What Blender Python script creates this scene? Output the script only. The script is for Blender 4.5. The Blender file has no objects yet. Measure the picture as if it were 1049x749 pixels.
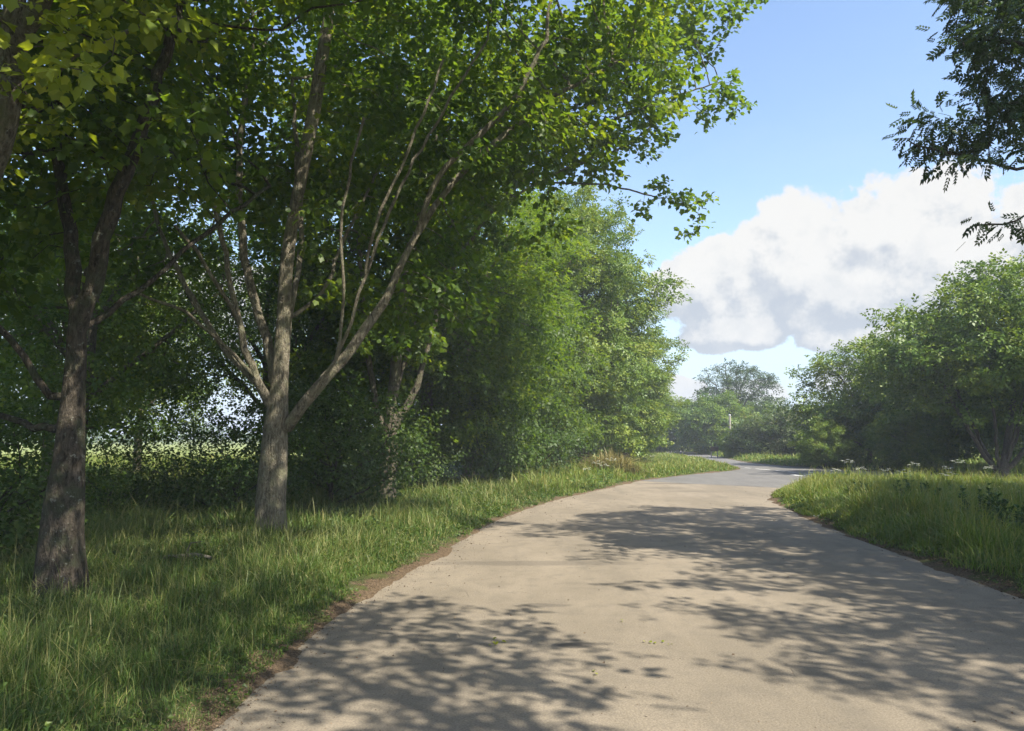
import bpy, math, random
import numpy as np
from mathutils import Vector
R = math.radians
scene = bpy.context.scene
col = scene.collection
# ------------------------------------------------------------------ camera
F, CX, CY, HOR, CAMH = 760.0, 524.5, 374.5, 448.0, 1.9
PITCH = math.atan((HOR - CY) / F)
cam_d = bpy.data.cameras.new('camera'); cam = bpy.data.objects.new('camera', cam_d); col.objects.link(cam)
cam.location = (0, 0, CAMH); cam.rotation_euler = (math.pi / 2 + PITCH, 0, 0)
cam_d.sensor_width = 36; cam_d.lens = 36 * F / 1049; cam_d.clip_start = 0.05; cam_d.clip_end = 6000
scene.camera = cam
# ------------------------------------------------------------------ exposure
scene.view_settings.view_transform = 'Standard'; scene.view_settings.look = 'None'
scene.view_settings.exposure = 1.15; scene.view_settings.gamma = 1; scene.view_settings.use_curve_mapping = False
# ------------------------------------------------------------------ sun
SUN_EL = R(50); SUN_DIR = Vector((0.74 * math.cos(SUN_EL), -0.67 * math.cos(SUN_EL), math.sin(SUN_EL))).normalized()
sl = bpy.data.lights.new('sun', 'SUN'); so = bpy.data.objects.new('sun', sl); col.objects.link(so)
sl.energy = 4.8; sl.angle = R(0.53); sl.color = (1.0, 0.93, 0.80)
so.rotation_euler = SUN_DIR.to_track_quat('Z', 'Y').to_euler(); so.location = (20, -20, 40)
# ------------------------------------------------------------------ node helper
class NT:
    def __init__(s, tree): s.t = tree; s.t.nodes.clear()
    def n(s, typ, **kw):
        nd = s.t.nodes.new(typ)
        for k, v in kw.items(): setattr(nd, k, v)
        return nd
    def put(s, sock, v):
        if v is None: return
        if isinstance(v, bpy.types.NodeSocket): s.t.links.new(v, sock)
        elif isinstance(v, (tuple, list)) and len(v) == 3 and sock.type == 'RGBA': sock.default_value = (*v, 1)
        else: sock.default_value = v
    def m(s, op, a, b=None, c=None, clamp=False):
        nd = s.n('ShaderNodeMath', operation=op, use_clamp=clamp)
        s.put(nd.inputs[0], a); s.put(nd.inputs[1], b)
        if c is not None: s.put(nd.inputs[2], c)
        return nd.outputs[0]
    def vm(s, op, a, b=None):
        nd = s.n('ShaderNodeVectorMath', operation=op); s.put(nd.inputs[0], a); s.put(nd.inputs[1], b)
        return nd.outputs[0]
    def sep(s, v): nd = s.n('ShaderNodeSeparateXYZ'); s.put(nd.inputs[0], v); return nd.outputs
    def comb(s, x, y, z):
        nd = s.n('ShaderNodeCombineXYZ'); [s.put(i, v) for i, v in zip(nd.inputs, (x, y, z))]; return nd.outputs[0]
    def noise(s, vec, scale, detail=3, rough=0.55, out='Fac'):
        nd = s.n('ShaderNodeTexNoise'); s.put(nd.inputs['Vector'], vec); nd.inputs['Scale'].default_value = scale
        nd.inputs['Detail'].default_value = detail; nd.inputs['Roughness'].default_value = rough
        return nd.outputs[out]
    def mr(s, v, a, b, c=0.0, d=1.0, smooth=True):
        nd = s.n('ShaderNodeMapRange', interpolation_type='SMOOTHSTEP' if smooth else 'LINEAR')
        for i, x in enumerate((v, a, b, c, d)): s.put(nd.inputs[i], x)
        return nd.outputs[0]
    def mix(s, f, a, b, blend='MIX'):
        nd = s.n('ShaderNodeMix', data_type='RGBA', blend_type=blend)
        s.put(nd.inputs[0], f); s.put(nd.inputs[6], a); s.put(nd.inputs[7], b); return nd.outputs[2]
    def attr(s, name): return s.n('ShaderNodeAttribute', attribute_name=name).outputs['Fac']
    def bump(s, h, strength, dist):
        nd = s.n('ShaderNodeBump'); s.put(nd.inputs['Height'], h); nd.inputs['Strength'].default_value = strength
        nd.inputs['Distance'].default_value = dist; return nd.outputs[0]
# ------------------------------------------------------------------ world: sky with cumulus
w = bpy.data.worlds.new('World'); scene.world = w; w.use_nodes = True
g = bpy.data.node_groups.new('cloud_density', 'ShaderNodeTree')
g.interface.new_socket('P', in_out='INPUT', socket_type='NodeSocketVector')
g.interface.new_socket('D', in_out='OUTPUT', socket_type='NodeSocketFloat')
G = NT(g); gi = G.n('NodeGroupInput'); go = G.n('NodeGroupOutput'); P = gi.outputs[0]
wn = G.noise(P, 9, 4, 0.55, 'Color')
wv = G.vm('MULTIPLY', G.vm('SUBTRACT', wn, (0.5, 0.5, 0.5)), (0.05, 0.035, 0))
Pw = G.vm('ADD', P, wv); px_, py_, _z = G.sep(Pw)
def ell(a0, e0, ra, re):
    x = G.m('POWER', G.m('ABSOLUTE', G.m('DIVIDE', G.m('SUBTRACT', px_, a0), ra)), 2.0)
    y = G.m('POWER', G.m('ABSOLUTE', G.m('DIVIDE', G.m('SUBTRACT', py_, e0), re)), 2.0)
    return G.m('SUBTRACT', 1.0, G.m('ADD', x, y))
f = ell(0.42, 0.185, 0.25, 0.078)
for e in ((0.50, 0.235, 0.14, 0.085), (0.375, 0.235, 0.085, 0.075), (0.27, 0.20, 0.10, 0.055), (0.60, 0.20, 0.14, 0.06), (0.46, 0.120, 0.12, 0.022), (0.30, 0.135, 0.09, 0.03),
          (0.21, 0.055, 0.05, 0.028), (0.31, 0.055, 0.05, 0.022), (0.44, 0.075, 0.05, 0.02), (-0.45, 0.16, 0.22, 0.07), (-0.95, 0.24, 0.3, 0.1), (1.4, 0.25, 0.3, 0.1), (2.4, 0.3, 0.4, 0.1), (-2.2, 0.25, 0.4, 0.1)):
    f = G.m('SMOOTH_MAX', f, ell(*e), 0.12)
nz = G.noise(P, 13, 10, 0.62)
D = G.m('ADD', f, G.m('MULTIPLY', G.m('SUBTRACT', nz, 0.5), 2.9))
G.put(go.inputs[0], D)
W = NT(w.node_tree)
tc = W.n('ShaderNodeTexCoord'); x, y, z = W.sep(W.vm('NORMALIZE', tc.outputs['Generated']))
az = W.m('ARCTAN2', x, y); el = W.m('ARCSINE', z)
Pd = W.comb(az, el, 0.0)
def dens(v):
    nd = W.n('ShaderNodeGroup'); nd.node_tree = g; W.put(nd.inputs[0], v); return nd.outputs[0]
d0 = dens(Pd); d1 = dens(W.vm('ADD', Pd, (0.012, 0.030, 0)))
mask = W.mr(d0, -0.05, 0.22)
mask = W.m('MULTIPLY', mask, 0.97)
lit = W.mr(W.m('SUBTRACT', d0, W.m('MULTIPLY', d1, 0.9)), -0.35, 0.35)
fine = W.noise(Pd, 30, 6, 0.6)
low = W.mr(el, 0.11, 0.27)
lit = W.m('ADD', W.m('ADD', W.m('MULTIPLY', lit, 0.75), W.m('MULTIPLY', low, 0.32)), W.m('MULTIPLY', W.m('SUBTRACT', fine, 0.52), 1.1), clamp=True)
ccol = W.mix(lit, (0.255, 0.278, 0.312), (0.43, 0.424, 0.41))
sky = W.n('ShaderNodeTexSky', sky_type='NISHITA'); sky.sun_disc = False; sky.sun_elevation = SUN_EL
sky.sun_rotation = math.atan2(SUN_DIR.x, SUN_DIR.y); sky.air_density = 1.0; sky.dust_density = 1.2; sky.ozone_density = 1.6
SKYS = 0.14
skc = W.mix(1.0, sky.outputs[0], (SKYS, SKYS, SKYS), 'MULTIPLY')
# thin veil of cirrus near the horizon
veil = W.m('MULTIPLY', W.mr(el, 0.55, 0.0), W.mr(W.noise(W.vm('MULTIPLY', Pd, (1, 3, 1)), 3, 5), 0.3, 0.75))
skc = W.mix(W.m('MULTIPLY', veil, 0.35), skc, (0.36, 0.41, 0.47))
skc = W.mix(W.m('MULTIPLY', W.mr(el, 0.22, 0.0), 0.72), skc, (0.285, 0.37, 0.47))
fin = W.mix(W.m('MULTIPLY', mask, W.mr(el, -0.01, 0.03)), skc, ccol)
bg = W.n('ShaderNodeBackground'); W.put(bg.inputs[0], fin); bg.inputs[1].default_value = 1.0
wo = W.n('ShaderNodeOutputWorld'); W.put(wo.inputs[0], bg.outputs[0])

# ------------------------------------------------------------------ geometry helpers
ct, st = math.cos(PITCH), math.sin(PITCH)
def ray(px, py):
    u = (px - CX) / F; v = (CY - py) / F
    return np.array((u, ct - v * st, st + v * ct))
def at(px, py, Y):           # the point at ground distance Y seen in that direction
    d = ray(px, py); k = Y / d[1]
    return np.array((d[0] * k, Y, CAMH + d[2] * k))
def gp(px, py):
    d = ray(px, py); k = -CAMH / d[2]; return (d[0] * k, d[1] * k)
def build(name, V, Fs, mat, parent=None, smooth=False, attrs=None, midx=None):
    """V (n,3); Fs list of int arrays, each (m,k)"""
    V = np.asarray(V, dtype=np.float32); me = bpy.data.meshes.new(name)
    Fs = [np.asarray(a, dtype=np.int32) for a in Fs if len(a)]
    nl = sum(a.size for a in Fs); npol = sum(len(a) for a in Fs)
    me.vertices.add(len(V)); me.vertices.foreach_set('co', V.ravel())
    me.loops.add(nl); me.loops.foreach_set('vertex_index', np.concatenate([a.ravel() for a in Fs]))
    me.polygons.add(npol)
    tot = np.concatenate([np.full(len(a), a.shape[1], dtype=np.int32) for a in Fs])
    me.polygons.foreach_set('loop_start', np.concatenate([[0], np.cumsum(tot)[:-1]]).astype(np.int32))
    me.polygons.foreach_set('use_smooth', np.full(npol, smooth))
    for k, (dom, arr) in (attrs or {}).items():
        a = me.attributes.new(k, 'FLOAT', dom); a.data.foreach_set('value', np.asarray(arr, dtype=np.float32))
    mats = mat if isinstance(mat, list) else [mat]
    for m_ in mats: me.materials.append(m_)
    me.update(calc_edges=True)
    o = bpy.data.objects.new(name, me); col.objects.link(o)
    if parent: o.parent = parent
    return o
def tag(o, label=None, cat=None, group=None, kind=None):
    if label: o['label'] = label
    if cat: o['category'] = cat
    if group: o['group'] = group
    if kind: o['kind'] = kind
    return o
def empty(name, loc, rz=0, sc=1.0):
    o = bpy.data.objects.new(name, None); col.objects.link(o); o.location = loc; o.rotation_euler = (0, 0, rz)
    o.scale = (sc, sc, sc) if not isinstance(sc, tuple) else sc
    o.empty_display_size = 0.3; return o
def copy_tree(src, loc, rz, sc, label, cat, group):
    c = src.copy(); col.objects.link(c); c.location = loc; c.rotation_euler = (0, 0, rz)
    c.scale = (sc, sc, sc) if not isinstance(sc, tuple) else sc
    for k in list(c.keys()):
        if k in ('label', 'category', 'group', 'kind'): del c[k]
    tag(c, label, cat, group)
    for ch in list(src.children):
        d = ch.copy(); col.objects.link(d); d.parent = c
        for g2 in list(ch.children):
            e = g2.copy(); col.objects.link(e); e.parent = d
    return c
# ------------------------------------------------------------------ materials
def new_mat(name):
    m = bpy.data.materials.new(name); m.use_nodes = True; N = NT(m.node_tree)
    out = N.n('ShaderNodeOutputMaterial'); return m, N, out
def principled(N, out, colr, rough, nrm=None, spec=0.3):
    b = N.n('ShaderNodeBsdfPrincipled'); N.put(b.inputs['Base Color'], colr); N.put(b.inputs['Roughness'], rough)
    b.inputs['Specular IOR Level'].default_value = spec
    if nrm is not None: N.put(b.inputs['Normal'], nrm)
    if out: N.put(out.inputs[0], b.outputs[0])
    return b
def leaf_mat(name, dark, mid, light, tr=0.45, trc=None, rough=0.45):
    m, N, out = new_mat(name)
    r = N.attr('rnd'); cr = N.n('ShaderNodeValToRGB'); N.put(cr.inputs[0], r)
    e = cr.color_ramp.elements; e[0].color = (*dark, 1); e[0].position = 0.0; e[1].color = (*light, 1); e[1].position = 1.0
    k = e.new(0.5); k.color = (*mid, 1)
    b = principled(N, None, cr.outputs[0], rough, spec=0.35)
    t = N.n('ShaderNodeBsdfTranslucent')
    tc_ = trc or (1.5, 1.45, 0.55)
    N.put(t.inputs[0], N.mix(1.0, cr.outputs[0], tc_, 'MULTIPLY'))
    mx = N.n('ShaderNodeMixShader'); mx.inputs[0].default_value = tr
    N.put(mx.inputs[1], b.outputs[0]); N.put(mx.inputs[2], t.outputs[0]); N.put(out.inputs[0], mx.outputs[0]); return m
M = {}
M['syc'] = leaf_mat('sycamore_leaf', (0.044, 0.088, 0.018), (0.090, 0.150, 0.024), (0.185, 0.225, 0.030), tr=.55, trc=(2.0, 1.85, .55))
M['far'] = leaf_mat('far_leaf', (0.050, 0.105, 0.018), (0.120, 0.190, 0.025), (0.235, 0.270, 0.035), tr=.30)
M['yel'] = leaf_mat('lit_yellow_leaf', (0.100, 0.150, 0.022), (0.190, 0.235, 0.030), (0.300, 0.320, 0.045), tr=.5, trc=(1.8, 1.7, .5))  # sycamore leaf with a sunlit yellow glow put into its colour
M['ash'] = leaf_mat('ash_leaf', (0.035, 0.065, 0.025), (0.05, 0.09, 0.03), (0.08, 0.12, 0.035), tr=0.3)
M['shrub'] = leaf_mat('shrub_leaf', (0.040, 0.080, 0.018), (0.070, 0.120, 0.024), (0.120, 0.17, 0.03))
M['haw'] = leaf_mat('hawthorn_leaf', (0.05, 0.085, 0.03), (0.085, 0.125, 0.04), (0.21, 0.20, 0.12))
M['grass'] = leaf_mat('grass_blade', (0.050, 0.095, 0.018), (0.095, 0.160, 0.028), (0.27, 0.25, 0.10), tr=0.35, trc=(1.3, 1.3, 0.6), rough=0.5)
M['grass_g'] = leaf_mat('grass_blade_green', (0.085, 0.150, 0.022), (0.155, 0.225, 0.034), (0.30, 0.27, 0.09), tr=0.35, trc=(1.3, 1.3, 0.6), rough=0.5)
M['straw'] = leaf_mat('straw', (0.14, 0.13, 0.04), (0.22, 0.19, 0.06), (0.34, 0.28, 0.10), tr=0.2, trc=(1, 1, .8))
M['weed'] = leaf_mat('weed_leaf', (0.040, 0.085, 0.028), (0.060, 0.12, 0.034), (0.10, 0.16, 0.04), tr=0.3)
M['petal'] = leaf_mat('petal', (0.7, 0.7, 0.62), (0.78, 0.78, 0.7), (0.85, 0.85, 0.78), tr=0.3, trc=(1, 1, 0.9))
M['litter'] = leaf_mat('litter', (0.045, 0.028, 0.016), (0.11, 0.07, 0.04), (0.24, 0.17, 0.10), tr=0.05, trc=(1, 1, 1), rough=0.8)
def bark_mat(name, c1, c2, c3, scale=1.0):
    m, N, out = new_mat(name); tc_ = N.n('ShaderNodeTexCoord').outputs['Object']
    st_ = N.vm('MULTIPLY', tc_, (1, 1, 0.35))
    a = N.noise(st_, 26 * scale, 6, 0.65); b = N.noise(tc_, 4.5 * scale, 5, 0.6); c = N.noise(tc_, 13 * scale, 4, 0.7)
    fs = N.noise(N.vm('MULTIPLY', N.vm('ADD', tc_, N.vm('MULTIPLY', N.noise(tc_, 3, 3, .6, 'Color'), (.15, .15, .3))), (1, 1, 0.13)), 30 * scale, 4, .7); cc = N.mix(N.mr(a, 0.35, 0.68), c1, c2); cc = N.mix(N.m('MULTIPLY', N.mr(fs, .50, .36), .75), cc, tuple(v * .35 for v in c1)); cc = N.mix(N.mr(b, 0.45, 0.68), cc, c3)
    cc = N.mix(N.m('MULTIPLY', N.mr(c, 0.60, 0.68), 0.6), cc, (0.30, 0.31, 0.26))
    h = N.m('ADD', N.m('ADD', a, N.m('MULTIPLY', fs, 1.2)), N.m('MULTIPLY', c, 0.6))
    principled(N, out, cc, 0.9, N.bump(h, 1.0, 0.06), 0.12); return m
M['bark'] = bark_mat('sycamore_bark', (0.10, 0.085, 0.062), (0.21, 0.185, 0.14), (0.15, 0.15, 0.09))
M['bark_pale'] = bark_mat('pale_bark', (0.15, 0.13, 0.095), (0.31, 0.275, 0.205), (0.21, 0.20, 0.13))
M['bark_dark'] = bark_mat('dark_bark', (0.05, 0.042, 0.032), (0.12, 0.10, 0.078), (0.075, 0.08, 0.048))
# ------------------------------------------------------------------ tree generator
def nrmz(v): return v / np.maximum(np.linalg.norm(v, axis=-1, keepdims=True), 1e-9)
def resample(poly, step):
    P = np.array(poly, float); out = [P[0]]
    # Catmull-Rom then even spacing
    Q = np.vstack([2 * P[0] - P[1], P, 2 * P[-1] - P[-2]]); pts = []
    for i in range(1, len(Q) - 2):
        for t in np.linspace(0, 1, 12, endpoint=False):
            a, b, c, d = Q[i - 1], Q[i], Q[i + 1], Q[i + 2]
            pts.append(0.5 * (2 * b + (c - a) * t + (2 * a - 5 * b + 4 * c - d) * t * t + (-a + 3 * b - 3 * c + d) * t ** 3))
    pts.append(P[-1]); pts = np.array(pts)
    s = np.concatenate([[0], np.cumsum(np.linalg.norm(np.diff(pts, axis=0), axis=1))])
    n = max(1, int(s[-1] / step)); t = np.linspace(0, s[-1], n + 1)
    return np.stack([np.interp(t, s, pts[:, k]) for k in range(3)], 1)
SEEDR = {}
def grow(seeds, A, step, kill, infl, rng, up=0.06, iters=140, jit=0.16, cap=9000):
    pos = []; par = []; SEEDR.clear()
    for si, poly in enumerate(seeds):
        pts = resample(poly, step)
        if si == 0: prev = -1; start = 0
        else:
            d = np.linalg.norm(np.array(pos) - pts[0], axis=1); prev = int(d.argmin()); start = 0 if d[prev] > step * .7 else 1
        for p in pts[start:]:
            if si: p = p + rng.normal(0, step * 0.06, 3)
            pos.append(p); par.append(prev); prev = len(pos) - 1
        if si == 0: n0 = len(pos)
        else:
            k_ = max(1, len(pts)); SEEDR.update({len(pos) - 1 - j: 1 - (k_ - 1 - j) / k_ for j in range(min(k_, len(pos)))})
    pos = np.array(pos); par = np.array(par)
    nseed = n0
    dmin = np.full(len(A), 1e9); near = np.zeros(len(A), int)
    def upd(lo):
        for s in range(lo, len(pos), 400):
            blk = pos[s:s + 400]; d = np.linalg.norm(A[:, None] - blk[None], axis=2); j = d.argmin(1); dm = d[np.arange(len(A)), j]
            k = dm < dmin; dmin[k] = dm[k]; near[k] = j[k] + s
    upd(0); alive = dmin > kill
    for it in range(iters):
        k = alive & (dmin < infl)
        if k.sum() < 3 or len(pos) > cap: break
        src = near[k]; v = nrmz(A[k] - pos[src]); S = np.zeros((len(pos), 3)); np.add.at(S, src, v)
        ids = np.unique(src); dr = nrmz(S[ids])
        # keep some of the parent's heading
        pp = par[ids]; hd = np.where((pp >= 0)[:, None], nrmz(pos[ids] - pos[np.maximum(pp, 0)]), 0)
        dr = nrmz(dr + 0.25 * hd + rng.normal(0, jit, dr.shape) + np.array((0, 0, up)))
        new = pos[ids] + dr * step; lo = len(pos)
        pos = np.vstack([pos, new]); par = np.concatenate([par, ids]); old = dmin.copy(); upd(lo)
        # attractors whose node tried and did not get nearer are dropped
        stuck = k & (dmin >= old - 1e-4); alive[stuck & (rng.random(len(A)) < 0.35)] = False
        alive &= dmin > kill
    return pos, par, nseed
def radii(par, tip, base):
    n = len(par); cnt = np.zeros(n); ch = np.bincount(par[par >= 0], minlength=n); cnt[ch == 0] = 1
    for i in range(n - 1, 0, -1):
        if par[i] >= 0: cnt[par[i]] += cnt[i]
    N = cnt[0]; p = math.log(N) / math.log(base / tip); r = tip * cnt ** (1 / p); return r, ch
def tubes(pos, par, r, rmin, flare=0.0, rng=None):
    n = len(pos); main = np.full(n, -1); best = np.zeros(n)
    for i in range(1, n):
        q = par[i]
        if q >= 0 and r[i] > best[q]: best[q] = r[i]; main[q] = i
    VV = []; FF = []; off = 0
    starts = [0] + [i for i in range(1, n) if par[i] >= 0 and main[par[i]] != i and r[i] >= rmin]
    for s in starts:
        ch = []; i = s
        while i >= 0 and r[i] >= rmin: ch.append(i); i = main[i]
        if not ch: continue
        P = pos[ch]; q = r[ch].copy()
        if par[s] >= 0: P = np.vstack([pos[par[s]], P]); q = np.concatenate([[min(r[s] * 1.25, r[par[s]] * .9)], q])
        if len(P) < 2: continue
        k = 16 if q[0] > .12 else 9 if q[0] > .05 else 5 if q[0] > .015 else 3
        if len(q) > 4 and q[0] > .03:   # even out the steps where side branches leave
            qs = q.copy(); 
            for _ in range(3): qs[1:-1] = (qs[:-2] + 2 * qs[1:-1] + qs[2:]) / 4
            q = qs
        T = nrmz(np.gradient(P, axis=0)); ref = np.array((1.0, 0.13, 0.0)) if abs(T[0, 0]) < .8 else np.array((0, 1.0, .1))
        u = nrmz(ref - T * (T @ ref)[:, None]); v = np.cross(T, u)
        a = np.linspace(0, 2 * np.pi, k, endpoint=False); rr = np.repeat(q[:, None], k, 1)
        if s == 0 and flare:
            h = P[:, 2] - P[0, 2]; rr = rr * (1 + flare * np.exp(-h / 0.26)[:, None] * (1 + .35 * np.sin(a * 5 + 1)[None]))
        if q[0] > .05:
            rr = rr * (1 + 0.07 * np.sin(a[None] * 2 + P[:, 2:3] * 1.7 + s) + 0.05 * np.sin(a[None] * 3 - P[:, 2:3] * 3.1) + 0.02 * rng.normal(0, 1, rr.shape))
        ring = P[:, None] + rr[..., None] * (np.cos(a)[None, :, None] * u[:, None] + np.sin(a)[None, :, None] * v[:, None])
        VV.append(ring.reshape(-1, 3)); m_ = len(P)
        i0 = (np.arange(m_ - 1)[:, None] * k + np.arange(k)[None]).ravel(); i1 = (np.arange(m_ - 1)[:, None] * k + (np.arange(k)[None] + 1) % k).ravel()
        FF.append(np.stack([i0, i1, i1 + k, i0 + k], 1) + off); off += m_ * k
    return np.vstack(VV), np.vstack(FF)
# leaf shapes: x across, y along, z normal; unit length about 1
def T_lobed():
    o = [(0, 0), (-.22, -.02), (-.40, .12), (-.38, .32), (-.54, .60), (-.32, .66), (0, 1.0), (.32, .66), (.54, .60), (.38, .32), (.40, .12), (.22, -.02)]
    V = [(0, .35, -.03)] + [(x, y, .10 * abs(x) - .16 * max(0, y - .4) ** 2 * 2) for x, y in o]
    k = len(o); Fc = [(0, 1 + i, 1 + (i + 1) % k) for i in range(k)]; return np.array(V, float), np.array(Fc)
def T_simple():
    V = [(0, 0, 0), (-.36, .42, .08), (0, .5, -.03), (.36, .42, .08), (0, 1, -.12)]
    return np.array(V, float), np.array([(0, 2, 1), (0, 3, 2), (1, 2, 4), (2, 3, 4)])
def T_clump():   # a spray of three leaves on one petiole, for far crowns
    v, f_ = T_simple(); VV = []; FF = []
    for i, (a, dx, dy, s) in enumerate(((0, 0, .35, .7), (0.9, -.12, 0, .6), (-1.0, .15, .05, .62))):
        c, s_ = math.cos(a), math.sin(a); q = v * s
        VV.append(np.stack([q[:, 0] * c - q[:, 1] * s_ + dx, q[:, 0] * s_ + q[:, 1] * c + dy, q[:, 2] + .06 * (i - 1)], 1)); FF.append(f_ + 5 * i)
    return np.vstack(VV), np.vstack(FF)
def T_pinnate(n=4):
    VV = []; FF = []; k = 0
    def lf(x, y, a, L, wd, dz):
        nonlocal k
        c, s = math.cos(a), math.sin(a); q = np.array([(0, 0, 0), (-wd, .45 * L, .03), (0, L, -.05), (wd, .45 * L, .03)])
        VV.append(np.stack([q[:, 0] * c - q[:, 1] * s + x, q[:, 0] * s + q[:, 1] * c + y, q[:, 2] + dz], 1)); FF.append(np.array([(0, 2, 1), (0, 3, 2)]) + k); k += 4
    for i in range(n):
        y = .22 + .18 * i; dz = -.12 * y * y
        lf(0, y, 0.95, .32, .078, dz); lf(0, y, -.95, .32, .078, dz)
    lf(0, .80, 0, .32, .065, -.08); return np.vstack(VV), np.vstack(FF)
LEAF = {'lobed': T_lobed(), 'simple': T_simple(), 'clump': T_clump(), 'pinnate': T_pinnate()}
def scatter(kind, P, axis, nrm, size, rnd):
    T, Fc = LEAF[kind]; axis = nrmz(axis); nrm = nrmz(nrm - axis * (nrm * axis).sum(1, keepdims=True)); side = np.cross(axis, nrm); zk = np.random.default_rng(len(P)).normal(1.4, 1.1, len(P))[:, None, None]
    V = P[:, None] + size[:, None, None] * (T[None, :, 0:1] * side[:, None] + T[None, :, 1:2] * axis[:, None] + zk * T[None, :, 2:3] * nrm[:, None])
    n = len(P); FF = (Fc[None] + (np.arange(n) * len(T))[:, None, None]).reshape(-1, 3)
    return V.reshape(-1, 3), FF, np.repeat(rnd, len(Fc))
def leaves(name, pos, par, r, ch, A_c, kind, size, per, spread, rlim, mat, parent, rng, centre, droop=0.25, nmin=0, yel=0.0):
    ids = np.where((r < rlim) & (np.arange(len(r)) >= nmin))[0]
    wgt = np.where(ch[ids] == 0, 1.9, 1.0)
    cnt = rng.poisson(per * wgt); src = np.repeat(ids, cnt); n = len(src)
    off = rng.normal(0, 1, (n, 3)) * np.array((spread, spread, spread * .62)); P = pos[src] + off
    outw = nrmz(P - centre); ax = nrmz(off * 0.9 / spread + outw * 0.5 + rng.normal(0, .5, (n, 3)) - np.array((0, 0, droop)))
    nn = nrmz(np.array((0, 0, 1.0)) + outw * .55 + rng.normal(0, .42, (n, 3)))
    # tone: per leaf and per clump
    cl = rng.random(len(pos)) ; cl2 = np.sin(pos[:, 0] * 1.3 + pos[:, 2] * .9) * np.sin(pos[:, 1] * 1.1 + 2 - pos[:, 2]) 
    rnd = np.clip(0.42 + .22 * cl2[src] + .12 * (cl[src] - .5) + rng.normal(0, .17, n) + yel, 0, 1)
    V, FF, rr = scatter(kind, P, ax, nn, size * np.clip(rng.normal(1, .22, n), .5, 1.5), rnd)
    return build(name, V, [FF], mat, parent, smooth=True, attrs={'rnd': ('FACE', rr)})
def crown_pts(ells, ncl, per, sig, rng, zmin=0.3, shell=0.45, keep=None):
    vol = np.array([e[3] * e[4] * e[5] for e in ells]); pr = vol / vol.sum(); C_ = []
    while len(C_) < ncl:
        e = ells[rng.choice(len(ells), p=pr)]; d = nrmz(rng.normal(0, 1, 3)); q = rng.random() ** (1 / 3) if rng.random() > shell else rng.uniform(.8, 1)
        p = np.array(e[:3]) + d * q * np.array(e[3:6])
        if p[2] < zmin: continue
        if keep and not keep(p): continue
        C_.append(p)
    C_ = np.array(C_); s = sig * np.clip(rng.normal(1, .3, ncl), .5, 1.7)
    A = np.repeat(C_, per, 0) + rng.normal(0, 1, (ncl * per, 3)) * np.repeat(s, per)[:, None] * np.array((1, 1, .65))
    return A[A[:, 2] > zmin]
def tree(name, loc, seeds, ells, seed, ncl=170, per=14, sig=.42, step=.24, base=.28, tip=.006, leaf='lobed', lsize=.13, lper=9, spread=.2,
         mat='syc', bark='bark', rmin=0.0, rlim=.014, flare=.55, zmin=1.2, label='', cat='tree', group=None, keep=None, cap=9000, crown='crown', trunk='trunk', yel=0.0, shell=.45, rz=0.0, sc=1.0, up=.06, limb=.42, minl=.16, extra=()):
    rng = np.random.default_rng(seed); root = empty(name, loc, rz, sc); tag(root, label, cat, group)
    A = crown_pts(ells, ncl, per, sig, rng, zmin, shell, keep)
    for (ex, en, es) in extra: A = np.vstack([A, np.array(ex) + rng.normal(0, 1, (en, 3)) * es])
    pos, par, ns = grow(seeds, A, step, step * 1.15, 30.0, rng, cap=cap, up=up)
    r, ch = radii(par, tip, base); r[:ns] = np.minimum(r[:ns], base * np.linspace(1, .34, ns)); lim = np.full(len(r), limb * base); lim[:ns] = 9
    for i in range(ns, len(r)): lim[i] = min(limb * base, .97 * r[par[i]]) if i else 9; r[i] = min(r[i], lim[i])
    for i_, t_ in sorted(SEEDR.items()):
        if i_ >= ns: r[i_] = max(r[i_], min(base * minl * (1 - .75 * t_), .985 * r[par[i_]]))
    V, Fq = tubes(pos, par, r, rmin, flare, rng)
    build(trunk, V, [Fq], M[bark], root, smooth=True)
    cen = np.mean([e[:3] for e in ells], axis=0)
    o = leaves(crown, pos, par, r, ch, A, leaf, lsize, lper, spread, rlim, M[mat], root, rng, cen, nmin=1, yel=yel)
    print(name, seed, 'nodes', len(pos), 'faces', len(o.data.polygons))
    return root
# ================================================================== ROADS
def smooth2(pts, n=6, jit=0.0, seed=1):
    P = np.array(pts, float); Q = np.vstack([2 * P[0] - P[1], P, 2 * P[-1] - P[-2]]); out = []
    for i in range(1, len(Q) - 2):
        for t in np.linspace(0, 1, n, endpoint=False):
            a, b, c, d = Q[i - 1], Q[i], Q[i + 1], Q[i + 2]
            out.append(0.5 * (2 * b + (c - a) * t + (2 * a - 5 * b + 4 * c - d) * t * t + (-a + 3 * b - 3 * c + d) * t ** 3))
    out.append(P[-1]); return np.array(out)
left_edge = [(-3.6, -25), (-3.0, -8), (-2.5, 0)] + [gp(*p) for p in ((215, 747), (262, 703), (300, 668), (345, 632), (385, 604), (425, 583), (462, 560), (510, 533), (560, 515), (600, 505), (655, 492.7))]
bound = [gp(*p) for p in ((655, 492.7), (710, 495.8), (760, 498), (800, 500))]
right_edge = [gp(*p) for p in ((800, 500), (790, 507), (797, 516), (828, 531), (880, 553), (960, 581), (1049, 614))] + [(6.0, 4), (6.0, -8), (6.0, -25)]
near_l = [gp(*p) for p in ((655, 492.7), (700, 487.2), (730, 484.2), (752, 482), (758, 480.3), (752, 477.5), (735, 473.5), (712, 469.3), (692, 466), (676, 463.4))] + [(17.5, 130), (10, 180), (-10, 260), (-60, 400)]
far_e = [gp(*p) for p in ((1500, 520), (1200, 501), (1049, 490.5), (960, 486), (900, 483), (850, 480.3), (800, 477.3), (765, 473.8), (742, 469.3), (718, 464.8), (700, 462.6))] + [(24.5, 130), (16, 185), (-4, 265), (-52, 404)]
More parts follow.
